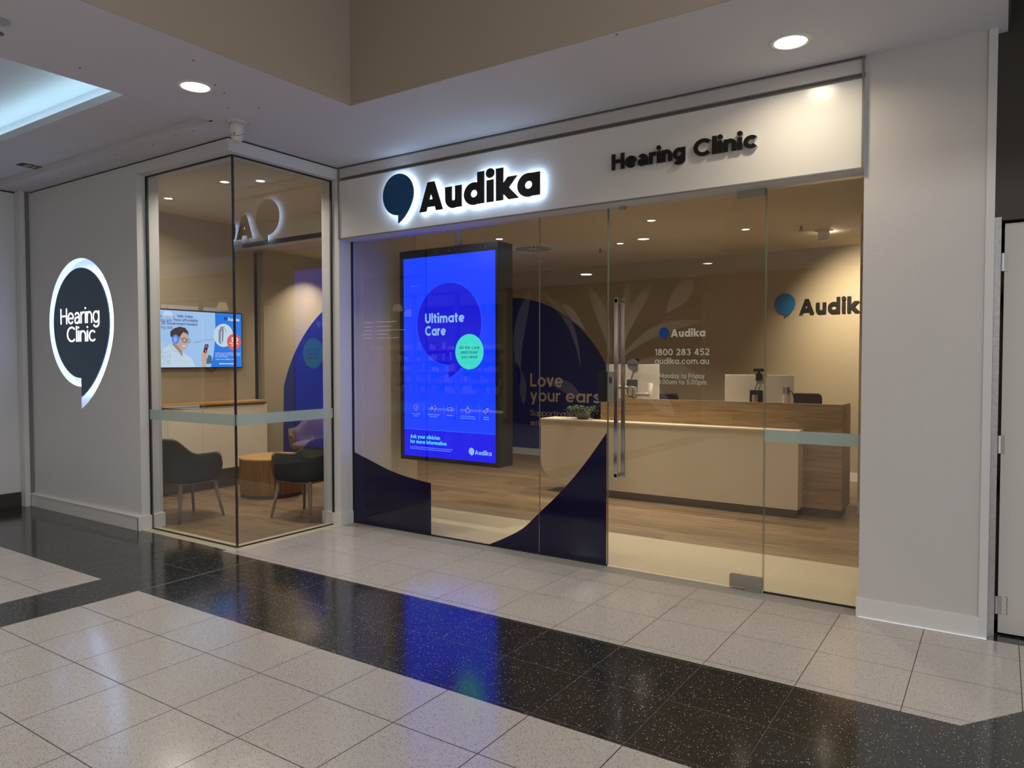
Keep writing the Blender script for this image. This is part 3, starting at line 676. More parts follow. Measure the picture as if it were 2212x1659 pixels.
b = MB().mat(frost); b.box(-1.2995, -.705, 4.9475, 4.9488, 1.015, 1.096); w5.part('frosted_band', b)

# glass door
dr = Thing('door_1', loc=(-1.88, 4.955, .01), kind='structure')
b = MB().mat(glass); b.box(-2.452, -1.306, 4.950, 4.962, .012, 2.69); dr.part('glass_pane', b)
b = MB().mat(edge); b.box(-2.4532, -2.4512, 4.951, 4.961, .012, 2.69); b.box(-1.3070, -1.3052, 4.951, 4.961, .012, 2.69); dr.part('glass_edge', b)
def pull(y0, y1, sgn):
    b = MB().mat(chrome); yb = y0 if sgn < 0 else y1
    b.box(-2.375, -2.345, min(y0, y1), max(y0, y1), .675, 2.02)
    ya = 4.950 if sgn < 0 else 4.962
    for z in (.69, 1.98): b.box(-2.373, -2.347, min(ya, yb), max(ya, yb), z, z+.028)
    return b
bevel(dr.part('pull_handle', pull(4.888, 4.905, -1)), .002)
bevel(dr.part('pull_handle', pull(5.024, 5.007, 1)), .002)
b = MB().mat(satin); b.rbox(-2.446, -2.392, 4.938, 4.974, 1.246, 1.472, .004, 'Y'); lk = dr.part('lock_case', b)
b = MB().mat(chrome); b.rbox(-2.436, -2.410, 4.932, 4.939, 1.385, 1.435, .006, 'Y'); b.mat(black).box(-2.425, -2.421, 4.9305, 4.933, 1.40, 1.42); dr.part('lock_cylinder', b, parent=lk)
b = MB().mat(paint('dark_steel', (.06, .065, .08), .2, metal=.8)); b.rbox(-2.529, -2.466, 4.938, 4.974, 1.246, 1.472, .004, 'Y'); w4.part('strike_box', b)
b = MB().mat(satin); b.rbox(-1.494, -1.309, 4.938, 4.974, 2.640, 2.700, .003, 'Y'); dr.part('patch_hinge', b)
b = MB().mat(paint('patch_satin', (.42, .40, .36), .3, .15, 30, metal=.8, var=.2, vscale=60)); b.rbox(-1.523, -1.307, 4.936, 4.976, .014, .095, .003, 'Y'); bo = dr.part('patch_hinge', b)
b = MB().mat(satin); b.box(-1.42, -1.312, 4.925, 4.98, .001, .014); dr.part('floor_pivot', b)
b = MB().mat(satin); b.rbox(-2.360, -2.315, 4.935, 4.975, 2.668, 2.700, .003, 'Y'); dr.part('door_stop', b)
# vinyl lettering on the door
dec = filmmat('etched_white_vinyl', srgb(214, 218, 206), .85)
b = MB().mat(dec); FY = lambda x, z: F_Y(x, z, 4.9490)
text(b, 'Audika', FY(-1.959, 1.722), .055, .165, .252, track=.06)
text(b, '1800 283 452', FY(-2.081, 1.592), .046, .125, .404, track=.06)
text(b, 'audika.com.au', FY(-2.080, 1.530), .043, .115, .400)
text(b, 'Monday to Friday', FY(-2.044, 1.429), .034, .115, .333)
text(b, '9.00am to 5.00pm', FY(-2.055, 1.386), .033, .115, .358)
dr.part('lettering', b)
b = MB().mat(paint('decal_blue', srgb(20, 62, 130), .4)); flat(b, bubble(-2.009, 1.752, .0385, .0405, .16), FY(0, 0), 0, .0004); dr.part('logo', b)
b = MB().mat(paint('push_disc', srgb(120, 112, 112), .45)); flat(b, circ(-2.251, 1.524, .044), FY(0, 0), 0, .0008)
pd = dr.part('push_disc', b)
b = MB().mat(black); text(b, 'PUSH', F_Y(-2.283, 1.514, 4.9480), .019, .13, .064); dr.part('lettering', b, parent=pd)

# ================================================================ clinic interior shell
ZI = 3.03
b = MB().mat(beigew); b.box(-8.4, 3.2, 10.2, 10.3, 0, 3.4); struct('wall_back', b)
b = MB().mat(beigew); b.box(-8.32, -8.2, 3.85, 6.12, 0, 3.4)
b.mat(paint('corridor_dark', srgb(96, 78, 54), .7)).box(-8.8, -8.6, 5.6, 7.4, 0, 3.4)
b.mat(beigew).box(-8.32, -8.19, 6.26, 6.55, 0, 3.4)
b.mat(beigew).box(-8.32, -8.2, 6.55, 10.2, 0, 3.4)
struct('wall_clinic_left', b)
b = MB().mat(creamw); b.box(-5.32, -5.20, 5.0, 5.92, 0, 3.4); struct('wall_nib', b)
b = MB().mat(creamw); b.box(-1.2, 3.2, 8.1, 8.3, 0, 3.4); struct('wall_right_nib', b)
b = MB().mat(beigew); b.box(3.1, 3.2, 5.2, 8.1, 0, 3.4); b.box(-.7, 3.2, 5.2, 5.25, 0, 3.3); struct('wall_clinic_right', b)
b = MB().mat(skirt); b.box(-8.2, -1.2, 10.185, 10.2, 0, .11); struct('baseboard_back', b)
b = MB().mat(skirt); b.box(-1.2, 3.1, 8.085, 8.1, 0, .11); struct('baseboard_nib', b)
b = MB().mat(clinceil); b.box(-8.4, 3.2, 5.95, 10.3, ZI, ZI+.05); b.box(-5.30, 3.2, 4.97, 5.95, ZI, ZI+.05); b.box(-8.4, -5.30, 3.84, 5.95, 3.30, 3.34); b.box(-8.4, -5.28, 5.95, 5.99, ZI, 3.34); b.box(-5.32, -5.28, 4.9, 5.99, ZI, 3.34)
struct('ceiling_clinic', b)
# navy mural on back wall and on left wall
b = MB().mat(navyw)
pts = [(x, z) for x, z in circ(-6.95, .52, 2.1, 2.1, 72) if z > .11 and x > -8.19]
pts = sorted([q for q in pts], key=lambda q: math.atan2(q[1]-.11, q[0]+6.95)); flat(b, [(-8.19, .11)][:0]+[(-4.87, .11)]+pts+[(-8.19, .11)], F_Y(0, 0, 10.2), 0, .002)
struct('wall_mural_back', b)
b = MB().mat(navyw); pts = [(8.65+2.15*cos(radians(a)), .62+2.15*sin(radians(a))) for a in range(44, 180, 3)]
pts = [q for q in pts if q[0] > 6.56]; flat(b, [(10.18, .02)]+pts+[(6.56, .02)], F_X(0, 0, -8.2), 0, .003)
struct('wall_mural_left', b)
mt = Thing('mural_lettering', 'beige lettering reading Love your ears on the navy back wall', 'lettering', (-6.4, 10.19, .9))
lm = paint('mural_beige', srgb(222, 206, 180), .5)
b = MB().mat(lm); fr = F_Y(0, 0, 10.196)
def atF(x, z, y): return F_Y(x, z, y)
text(b, 'Love', atF(-6.475, 1.135, 10.196), .215, .115, .62, d1=.002); mt.part('lettering', b)
b = MB().mat(lm); text(b, 'your', atF(-6.475, .895, 10.196), .20, .115, .575, d1=.002); mt.part('lettering', b)
b = MB().mat(lm); text(b, 'ears', atF(-5.80, .895, 10.196), .20, .115, .62, d1=.002); mt.part('lettering', b)
b = MB().mat(lm); text(b, 'Supporting', atF(-6.475, .655, 10.196), .095, .07, .66, d1=.002); mt.part('lettering', b)
b = MB().mat(lm); text(b, 'you', atF(-5.76, .655, 10.196), .095, .07, .24, d1=.002); mt.part('lettering', b)
b = MB().mat(lm); text(b, 'with', atF(-6.475, .49, 10.196), .095, .07, .26, d1=.002); mt.part('lettering', b)
# ================================================================ recessed bubble sign on the left wall
def ringside(mb, poly, y0, y1):
    n = len(poly); mb.add([(a, y0, c) for a, c in poly]+[(a, y1, c) for a, c in poly], [(i, (i+1) % n, n+(i+1) % n, n+i) for i in range(n)])
sg = Thing('bubble_sign', 'dark speech-bubble wall sign with a glowing rim reading Hearing Clinic', 'sign', (SGC[0], 3.64, SGC[1]))
b = MB().mat(paint('recess_white', srgb(226, 228, 234), .4)); ringside(b, outer, 3.64, 3.715)
flat(b, outer, F_Y(0, 0, 3.715), 0, 0); sg.part('recess', b)
inn = bubble(-7.607, 1.9355, .5475, .5475, .337); inn2 = bubble(-7.607, 1.9355, .528, .528, .337)
b = MB().mat(paint('sign_navy', srgb(66, 94, 118), .3, spec=.5)); flat(b, inn, F_Y(0, 0, 3.652), 0, .012); sg.part('face', b)
b = MB().mat(emit('rim_light', (.42, .58, 1.0), 8)); flat(b, inn2, F_Y(0, 0, 3.690), 0, .038); sg.part('glowing_rim', b)
b = MB().mat(emit('lit_white', (.95, .92, 1.0), 2.2))
text(b, 'He@ring', F_Y(-8.003, 1.932, 3.640), .158, .070, .765, d1=.003, track=.075); sg.part('lettering', b, label='glowing white lettering')
b = MB().mat(emit('lit_white', (.95, .92, 1.0), 2.2)); text(b, 'Clinic', F_Y(-7.876, 1.752, 3.640), .150, .070, .560, d1=.003, track=.075)
sg.part('lettering', b, label='glowing white lettering')

# ================================================================ fascia signs
fs = Thing('shop_sign', 'large halo-lit black lettering with a blue bubble on the white fascia', 'sign', (-3.77, 4.796, 2.82))
halo = emit('halo_led', (.45, .66, 1.0), 15.0); acr = emit('acrylic_edge', (.55, .76, 1.0), 5.5); facem = paint('letter_black', (.012, .011, .010), .28)
lay, tot = layout('Audika', .178, .055); sx = 1.207/tot; sy = .2434/.7
for c, x, g in lay:
    b = MB(); FYs = F_Y(-4.137, 2.8155, 4.796)
    b.mat(facem); put_glyph(b, g, .178, x, FYs, sx, sy, .038, .048)
    p_ = fs.part('letter', b)
    b = MB().mat(acr); g2, _ = glyph(c, .166); put_glyph(b, g2, .166, x, FYs, sx, sy, .030, .038); fs.part('acrylic_edge', b, parent=p_)
    b = MB().mat(halo); g2, _ = glyph(c, .125); put_glyph(b, g2, .125, x+.01, FYs, sx, sy, .027, .030); fs.part('backlight', b, parent=p_)
b = MB().mat(paint('logo_blue', srgb(26, 84, 134), .2)); flat(b, bubble(-4.377, 3.0, .1788, .1788, .39), F_Y(0, 0, 4.796), .038, .048); p_ = fs.part('logo_bubble', b)
b = MB().mat(acr); flat(b, bubble(-4.377, 3.0, .175, .175, .39), F_Y(0, 0, 4.796), .030, .038); fs.part('acrylic_edge', b, parent=p_)
b = MB().mat(halo); flat(b, bubble(-4.377, 3.0, .168, .168, .38), F_Y(0, 0, 4.796), .027, .030); fs.part('backlight', b, parent=p_)

hs = Thing('shop_sign', 'small unlit black lettering reading Hearing Clinic above the glass door', 'sign', (-1.83, 4.796, 2.92))
for word, x0, wd in (('He@ring', -2.337, .546), ('Clinic', -1.734, .418)):
    lay, tot = layout(word, .158, .045); sx = wd/tot; sy = .112/.7
    for c, x, g in lay:
        b = MB().mat(facem); put_glyph(b, g, .158, x, F_Y(x0, 2.913, 4.796), sx, sy, .022, .034); p_ = hs.part('letter', b)
        b = MB().mat(paint('letter_return', srgb(196, 196, 198), .4)); g2, _ = glyph(c, .150); put_glyph(b, g2, .150, x, F_Y(x0, 2.913, 4.796), sx, sy, .0, .022); hs.part('letter_return', b, parent=p_)

# ================================================================ hanging display
KY = 5.5
kd = Thing('hanging_display', 'tall black portrait display hung behind the glass, showing a bright blue advert', 'display', (-4.45, 5.62, .565))
b = MB().mat(black); b.rbox(-5.055, -3.842, KY+.004, 5.745, .565, 2.652, .012, 'Z'); casing = kd.part('casing', b)
b = MB().mat(blackg); b.box(-5.050, -3.847, KY-.001, KY+.004, .570, 2.647); kd.part('bezel', b)
for x in (-4.58, -4.42, -4.26, -3.98):
    b = MB().mat(satin); b.box(x-.003, x+.003, KY-.002, KY, 2.602, 2.621); kd.part('sensor', b)
b = MB().mat(white); b.smooth = True; b.tube([(-4.40, 5.63, 2.65), (-4.40, 5.63, ZI)], .036, 20); b.lathe([(.09, -.006), (.09, 0)], (-4.40, 5.63, ZI), 24); kd.part('pole', b, label='white ceiling pole')
bl1 = screenmat('scr_blue', (0, .032, .85), 1.45); bl2 = screenmat('scr_blue_deep', (0, .002, .50), 1.45); bl3 = screenmat('scr_foot', (0, .002, .62), 1.45)
ltb = screenmat('scr_light_blue', srgb(140, 186, 255), 1.0); teal = screenmat('scr_teal', srgb(60, 222, 206), 1.0); cyan = screenmat('scr_cyan', srgb(90, 226, 250), 1.0); edgeb = screenmat('scr_edge', srgb(40, 100, 255), 1.0); nvt = screenmat('scr_navy', srgb(10, 40, 110), 1.0); divm = screenmat('scr_div', srgb(20, 120, 255), 1.0)
b = MB(); K = lambda d: F_Y(0, 0, KY-.001-d)
b.mat(bl1); flat(b, rect(-4.998, -3.873, .607, 2.573), K(0), 0, .0006)
b.mat(bl3); flat(b, rect(-4.998, -3.873, .607, .872), K(.0006), 0, .0006)
b.mat(edgeb); flat(b, rect(-4.998, -3.873, .872, .878), K(.0006), 0, .0008)
b.mat(edgeb); flat(b, bubble(-4.426, 1.912, .399, .399, .327), K(.0006), 0, .0004)
b.mat(bl2); flat(b, bubble(-4.426, 1.912, .395, .395, .327), K(.001), 0, .0006)
b.mat(teal); flat(b, circ(-4.174, 1.642, .167), K(.0016), 0, .0006)
b.mat(ltb); text(b, 'Ultimate', K(.0016) and F_Y(-4.717, 1.925, KY-.0038), .093, .15, .488, track=.06); text(b, 'Care', F_Y(-4.717, 1.803, KY-.0038), .093, .15, .262, track=.06)
b.mat(nvt)
for s_, x, z, wd in (('All the care', -4.290, 1.668, .236), ('and cover', -4.272, 1.624, .200), ('you need', -4.266, 1.580, .186)): text(b, s_, F_Y(x, z, KY-.0042), .029, .10, wd)
b.mat(divm)
for x in (-4.739, -4.486, -4.326, -4.057): flat(b, rect(x-.002, x+.002, .990, 1.130), K(.0008), 0, .0004)
icx = (-4.842, -4.614, -4.412, -4.193, -3.977)
for x in icx: b.mat(edgeb); flat(b, circ(x, 1.09, .042, n=24), K(.0008), 0, .0002); b.mat(bl2); flat(b, circ(x, 1.09, .038, n=24), K(.001), 0, .0004)
b.mat(ltb)
def wire(pts, wd=.004, closed=False):
    rows = strip(pts, wd, closed); n = len(rows); m = n if closed else n-1; f_ = F_Y(0, 0, KY-.0038)
    q = []
    for a, c in rows: q += [f_(a.x, a.y, 0), f_(c.x, c.y, 0)]
    b.add(q, [(2*i, 2*((i+1) % n), 2*((i+1) % n)+1, 2*i+1) for i in range(m)])
x = icx[0]; wire([(x, 1.118), (x+.024, 1.108), (x+.024, 1.085), (x+.013, 1.068), (x, 1.060), (x-.013, 1.068), (x-.024, 1.085), (x-.024, 1.108)], .0045, True); wire([(x-.010, 1.090), (x-.002, 1.082), (x+.012, 1.099)], .0045)
x = icx[1]; wire([(x-.034, 1.085), (x-.029, 1.108), (x-.022, 1.075), (x-.014, 1.110), (x-.007, 1.08)], .0045); wire(spl([(x-.002, 1.108), (x+.012, 1.116), (x+.026, 1.104), (x+.020, 1.080), (x+.012, 1.064), (x+.004, 1.070)], 4), .0045)
x = icx[2]; wire([(x-.018, 1.108), (x+.026, 1.108), (x+.026, 1.072), (x-.018, 1.072), (x-.024, 1.078), (x-.024, 1.102)], .0045, True); flat(b, circ(x-.012, 1.090, .003, n=8), F_Y(0, 0, KY-.0038), 0, 0)
x = icx[3]; wire([(x-.014, 1.106), (x-.028, 1.090), (x-.020, 1.074), (x-.020, 1.064), (x+.020, 1.064), (x+.020, 1.074), (x+.028, 1.090), (x+.014, 1.106)], .0045, True); wire(circ(x, 1.112, .009, n=12), .004, True)
x = icx[4]; wire([(x-.028, 1.082), (x, 1.112), (x+.022, 1.112), (x+.022, 1.094), (x-.008, 1.062)], .0045, True); wire(circ(x+.012, 1.103, .005, n=8), .003, True)
for lines, x in ((('5-year device', 'warranty'), icx[0]), (('Unlimited standard', 'appointments'), icx[1]), (('40% off accessories', 'in the first 12 months'), icx[3]), (('Upgrade', 'discount'), icx[4]), (('Batteries',), icx[2])):
    for k, t_ in enumerate(lines):
        wd = len(t_)*.0083; text(b, t_, F_Y(x-wd/2, 1.024-k*.020, KY-.0038), .0115, .09, wd)
b.mat(cyan); text(b, 'Ask your clinician', F_Y(-4.919, .785, KY-.0038), .036, .15, .385, track=.06); text(b, 'for more information', F_Y(-4.919, .734, KY-.0038), .036, .15, .466, track=.06)
b.mat(ltb); text(b, 'Only available on selected hearing devices. For more information and', F_Y(-4.919, .694, KY-.0038), .0105, .09, .54); text(b, 'full Terms and Conditions ask your clinician for the Ultimate Care brochure.', F_Y(-4.919, .676, KY-.0038), .0105, .09, .52)
flat(b, bubble(-4.151, .700, .033, .034, .3, 20), F_Y(0, 0, KY-.0038), 0, .0002); text(b, 'Audika', F_Y(-4.112, .672, KY-.0038), .043, .15, .196, track=.06)
kd.part('screen', b, label='glowing blue screen')

# ================================================================ waiting corner: television
tv = Thing('television', 'wide wall-mounted television showing a hearing aid advert above the white cabinet', 'television', (-8.2, 5.27, 1.47))
b = MB().mat(black); b.rbox(-8.19, -8.152, 4.655, 5.893, 1.470, 2.172, .006, 'X'); tv.part('casing', b)
def TP(X, Y):
    px = 330+X/9.217; v = 640+Y/9.217; t = (px-341)/182
    return (4.763+t*1.133, 1.55+(780.5-v)*(.00538+.00059*t))
def tpoly(b, pts, d, m): b.mat(m); flat(b, [TP(*p) for p in pts], F_X(0, 0, -8.151+d), 0, .0003)
def tell(cx, cy, rx, ry, n=24): return [(cx+rx*cos(2*pi*k/n), cy-ry*sin(2*pi*k/n)) for k in range(n)]
sm = lambda n, c: screenmat('tv_'+n, srgb(*c), 1.0)
b = MB(); sky = sm('sky', (160, 200, 246)); bl = sm('blue', (20, 122, 232)); 
b.mat(sky); b.box(-8.152, -8.1508, 4.668, 5.881, 1.484, 2.159)
tpoly(b, [(-900, 900), (230, 900), (215, 1000), (100, 1250), (-100, 1400), (-900, 1400)], .0014, sm('haze', (176, 206, 240)))
b.mat(bl); f_ = F_X(0, 0, -8.1503); flat(b, [TP(1200, 0)[:1]+(2.159,), (5.881, 2.159), (5.881, 1.484), (TP(1100, 0)[0], 1.484), TP(1150, 1200), TP(1180, 1000), TP(1205, 600)], f_, 0, .0003)
tpoly(b, [(115, 1400), (110, 1210), (200, 1030), (310, 940), (400, 985), (520, 1075), (600, 1150), (720, 1220), (790, 1400)], .0020, sm('shirt', (196, 220, 240)))
shd = sm('shirt_dot', (120, 130, 160)); b.mat(shd)
for k in range(120):
    X = random.uniform(130, 330); Y = random.uniform(1060, 1380)
    if Y > 1060+(330-X)*.2: tpoly(b, tell(X, Y, 5, 5, 5), .0024, shd)
skin = sm('skin', (196, 170, 160)); skd = sm('skin_shade', (164, 132, 120)); hair = sm('hair', (58, 48, 56))
tpoly(b, [(370, 900), (480, 1000), (540, 1080), (545, 1190), (470, 1090), (360, 960)], .0024, skd)
tpoly(b, [(420, 780), (520, 700), (640, 720), (665, 800), (668, 880), (640, 960), (600, 1050), (555, 1060), (480, 1000), (400, 940)], .0028, skin)
tpoly(b, [(320, 780), (320, 690), (400, 625), (500, 595), (600, 620), (655, 690), (668, 775), (630, 730), (560, 705), (500, 790), (450, 860), (380, 860)], .0032, hair)
tpoly(b, tell(415, 850, 70, 95), .0036, sm('ear_glow', (84, 140, 246))); tpoly(b, tell(410, 850, 30, 55), .0039, sm('ear', (150, 176, 240)))
gl = sm('glasses', (26, 36, 62))
def twire(pts, wd, m, closed=False, d=.0042):
    rows = strip([TP(*p) for p in pts], wd, closed); n = len(rows); k = n if closed else n-1; f2 = F_X(0, 0, -8.151+d); q = []
    for a, c in rows: q += [f2(a.x, a.y, 0), f2(c.x, c.y, 0)]
    b.mat(m).add(q, [(2*i, 2*((i+1) % n), 2*((i+1) % n)+1, 2*i+1) for i in range(k)])
twire(tell(585, 865, 40, 44, 16), .007, gl, True); twire(tell(665, 880, 30, 38, 16), .005, gl, True); twire([(480, 810), (545, 845)], .006, gl); twire([(300, 960), (380, 1080), (450, 1100), (530, 1180)], .003, shd)
tpoly(b, [(535, 960), (575, 975), (605, 965), (590, 995), (560, 990)], .0034, sm('teeth', (240, 240, 250)))
twire([(760, 910), (940, 885)], .009, sm('arm_grey', (130, 160, 190))); twire([(940, 860), (1160, 855)], .007, sm('arm_grey', (130, 160, 190)))
tpoly(b, [(1010, 1260), (1060, 1150), (1120, 1190), (1130, 1330), (1010, 1340)], .0018, sm('vase', (70, 110, 130)))
tpoly(b, [(920, 1400), (910, 1160), (950, 1080), (1000, 1050), (1040, 1090), (1020, 1200), (995, 1290), (1000, 1400)], .0024, skin)
tpoly(b, [(945, 1110), (985, 950), (1045, 945), (1060, 970), (1010, 1120), (975, 1140)], .0028, sm('phone', (70, 30, 50)))
for q in ((910, 1160, 975, 1185), (915, 1130, 985, 1160), (925, 1100, 990, 1130), (985, 1060, 1010, 1110)): twire([(q[0], q[1]), (q[2], q[3])], .010, skin, d=.0032)
for q in ((1010, 975), (1030, 990), (1005, 1005)): tpoly(b, tell(*q, 8, 8, 8), .0032, sm('lens', (220, 220, 240)))
wt = sm('white', (232, 240, 250)); ptx = sm('purple_text', (60, 50, 120))
tpoly(b, tell(1370, 770, 205, 232), .0020, sm('disc', (196, 222, 240)))
twire([(1270, 900), (1275, 680), (1330, 600), (1385, 600), (1435, 720)], .006, sm('aid', (120, 130, 156)), d=.0028); tpoly(b, [(1265, 900), (1270, 690), (1310, 610), (1370, 600), (1375, 700), (1360, 890), (1310, 950)], .0024, sm('aid_body', (130, 140, 170))); twire([(1320, 920), (1325, 690)], .010, wt, d=.003)
tpoly(b, tell(1590, 900, 150, 160), .0030, sm('red', (226, 92, 92)))
b.mat(wt)
def tt(s_, X, Y, cap, wgt, wd, m, d=.0046): p = TP(X, Y); b.mat(m); text(b, s_, F_X(p[0], p[1], -8.151+d), cap, wgt, wd)
tt('$0', 1530, 890, .048, .15, .10, wt); tt('hearing', 1500, 940, .020, .14, .12, wt); tt('aids', 1530, 985, .020, .14, .07, wt)
tt('Audika', 1465, 480, .040, .15, .165, wt); tpoly(b, bubble(1415, 435, 34, 40, -2.0, 16)[:17], .0030, sm('logo_p', (30, 60, 170)))
tt('We are here to', 15, 405, .034, .085, .262, ptx); tt('help make', 455, 408, .034, .125, .200, ptx)
tt('hearing aids', 20, 480, .034, .085, .225, ptx); tt('more affordable', 385, 483, .034, .125, .312, ptx)
tt('with', 20, 545, .034, .085, .070, ptx); tt('$0 Government-funded', 160, 548, .034, .125, .454, ptx)
tt('hearing aids', 20, 625, .034, .085, .235, ptx)
tt('Audika is an accredited provider of', 1190, 1130, .014, .10, .36, wt); tt('the Australian Government Hearing', 1190, 1167, .014, .10, .36, wt); tt('Services Program.', 1190, 1202, .014, .10, .185, wt); tt('Check your eligibility with us', 1195, 1255, .014, .10, .30, wt)
tpoly(b, [(1270, 1325), (1640, 1330), (1640, 1345), (1270, 1342)], .003, wt)
tv.part('screen', b, label='lit screen with a smiling woman in glasses holding a phone')
b = MB().mat(black); b.tube(spl([(-8.17, 5.38, 1.475), (-8.17, 5.42, 1.44), (-8.17, 5.47, 1.435), (-8.17, 5.52, 1.475)], 5), .005, 6); tv.part('cable', b)

# ================================================================ cabinet, coffee table, chairs
cb = Thing('cabinet', 'low white cabinet with an oak top under the television', 'cabinet', (-8.05, 5.0, 0))
cabm = paint('cabinet_cream', srgb(232, 222, 202), .4)
b = MB().mat(cabm); b.box(-8.19, -7.93, 3.95, 6.07, .235, 1.005); b.box(-7.93, -7.90, 6.04, 6.07, .235, 1.005); b.box(-7.93, -7.90, 4.68, 4.71, .235, 1.005); bevel(cb.part('body', b), .002)
b = MB().mat(oak_top); b.box(-8.19, -7.885, 3.93, 6.085, 1.032, 1.056); cb.part('top', b, label='oak top')
b = MB().mat(groovem); b.box(-8.19, -7.92, 3.95, 6.07, 1.004, 1.033); cb.part('finger_rail', b)
b = MB().mat(paint('plinth_brown', srgb(70, 58, 44), .5)); b.box(-8.19, -7.99, 3.97, 6.05, 0, .235); cb.part('plinth', b)
for k in range(3):
    y0 = 4.712+k*.4435; b = MB().mat(cabm); b.box(-7.93, -7.902, y0+.002, y0+.4415, .24, .985); bevel(cb.part('door', b), .002)
b = MB().mat(cabm); b.box(-7.93, -7.902, 3.96, 4.678, .24, .985); bevel(cb.part('door', b), .002)

tb = Thing('coffee_table', 'round oak drum coffee table between the tub chairs', 'table', (-7.06, 5.48, 0))
b = MB().mat(oak_v); b.smooth = True; b.lathe([(.355, .045), (.355, .435), (.36, .44)], (-7.06, 5.48, 0), 56); tb.part('drum', b)
b = MB().mat(oak_top); b.lathe([(.362, .438), (.362, .452)], (-7.06, 5.48, 0), 56); tb.part('table_top', b)
b = MB().mat(paint('plinth_brown', srgb(70, 58, 44), .5)); b.lathe([(.33, 0), (.33, .046)], (-7.06, 5.48, 0), 40); tb.part('plinth', b)

fabd = paint('charcoal_fabric', srgb(58, 60, 60), .85, .3, 500, spec=.2); legw = paint('ash_leg', srgb(140, 124, 104), .5)
pipe = paint('piping', srgb(110, 100, 84), .8)
def tub_chair(label, fab):
    t = Thing('tub_chair', label, 'chair', (0, 0, 0), 'tub chairs in the waiting corner')
    # faces +y in its own space; shell lofted round the seat
    nu = 34; A = 132
    def rim(th):
        k = abs(th)/A; s_ = min(1, max(0, (k-.22)/.36)); s_ = s_*s_*(3-2*s_); return .81-.15*s_-.09*max(0, (k-.82)/.18)**2
    b = MB().mat(fab); b.smooth = True
    rows = []
    for i in range(nu+1):
        th = -A+2*A*i/nu; a = radians(-90+th); h = rim(th); k = abs(th)/A
        rowo = []; rx, ry = .305, .285
        fx = cos(a); fy = sin(a); e = .80
        ex = math.copysign(abs(fx)**e, fx); ey = math.copysign(abs(fy)**e, fy)
        for (q, z) in ((.50, .365), (.88, .37), (1.02, .42), (1.07, .51), (1.08+.05*(1-k), h-.035), (1.05+.05*(1-k), h), (.96+.04*(1-k), h-.004), (.87, h-.05), (.83, .53), (.80, .44)):
            rowo.append((ex*rx*q, ey*ry*q+.01, z))
        rows.append(rowo)
    m = len(rows[0]); base = []
    for r_ in rows: base += r_
    fsx = []
    for i in range(nu):
        for j in range(m-1): fsx.append((i*m+j, (i+1)*m+j, (i+1)*m+j+1, i*m+j+1))
    fsx.append(tuple(range(m-1, -1, -1))); fsx.append(tuple(nu*m+j for j in range(m)))
    b.add(base, fsx); sh = t.part('shell', b); subsurf(sh, 2)
    b = MB().mat(pipe); b.smooth = True; b.tube([(r_[5][0], r_[5][1], r_[5][2]+.003) for r_ in rows], .0035, 6); t.part('piping', b)
    b = MB().mat(fab); b.smooth = True
    pr = [(.06, .375), (.22, .378), (.262, .40), (.272, .435), (.262, .468), (.22, .485), (.06, .49)]; bb = len(b.v); sg_ = 36
    for r_, z in pr:
        for k in range(sg_):
            a = 2*pi*k/sg_; ex = math.copysign(abs(cos(a))**.7, cos(a)); ey = math.copysign(abs(sin(a))**.7, sin(a)); b.v.append((ex*r_*1.0, ey*r_*1.05+.02, z))
    for i in range(len(pr)-1):
        for k in range(sg_): b.face((bb+i*sg_+k, bb+i*sg_+(k+1) % sg_, bb+(i+1)*sg_+(k+1) % sg_, bb+(i+1)*sg_+k))
    b.face([bb+k for k in range(sg_-1, -1, -1)]); b.face([bb+(len(pr)-1)*sg_+k for k in range(sg_)])
    t.part('seat', b)
    b = MB().mat(legw); q = .19
    for a, c in (((-q, -q), (q, -q)), ((q, -q), (q, q)), ((q, q), (-q, q)), ((-q, q), (-q, -q))): b.tube([(a[0], a[1], .365), (c[0], c[1], .365)], .014, 8)
    t.part('under_frame', b)
    for sx_, sy_ in ((-1, -1), (1, -1), (1, 1), (-1, 1)):
        b = MB().mat(legw); b.smooth = True; b.tube([(sx_*.185, sy_*.185, .375), (sx_*.245, sy_*.245, 0)], .021, 12, .012); t.part('leg', b)
    return t.o
ch = tub_chair('charcoal tub chair nearest the left glass pane, its back to the glass', fabd); ch.location = (-6.73, 4.20, 0); ch.rotation_euler.z = radians(2)
c2 = copy_tree(ch); c2['label'] = 'charcoal tub chair by the side glass, facing the drum table'; c2.location = (-5.80, 4.93, 0); c2.rotation_euler.z = radians(100)
c3 = tub_chair('taupe tub chair behind the drum table, against the navy wall', paint('taupe_fabric', srgb(104, 88, 76), .85, .3, 500, spec=.2)); c3.location = (-7.62, 6.62, 0); c3.rotation_euler.z = radians(205)

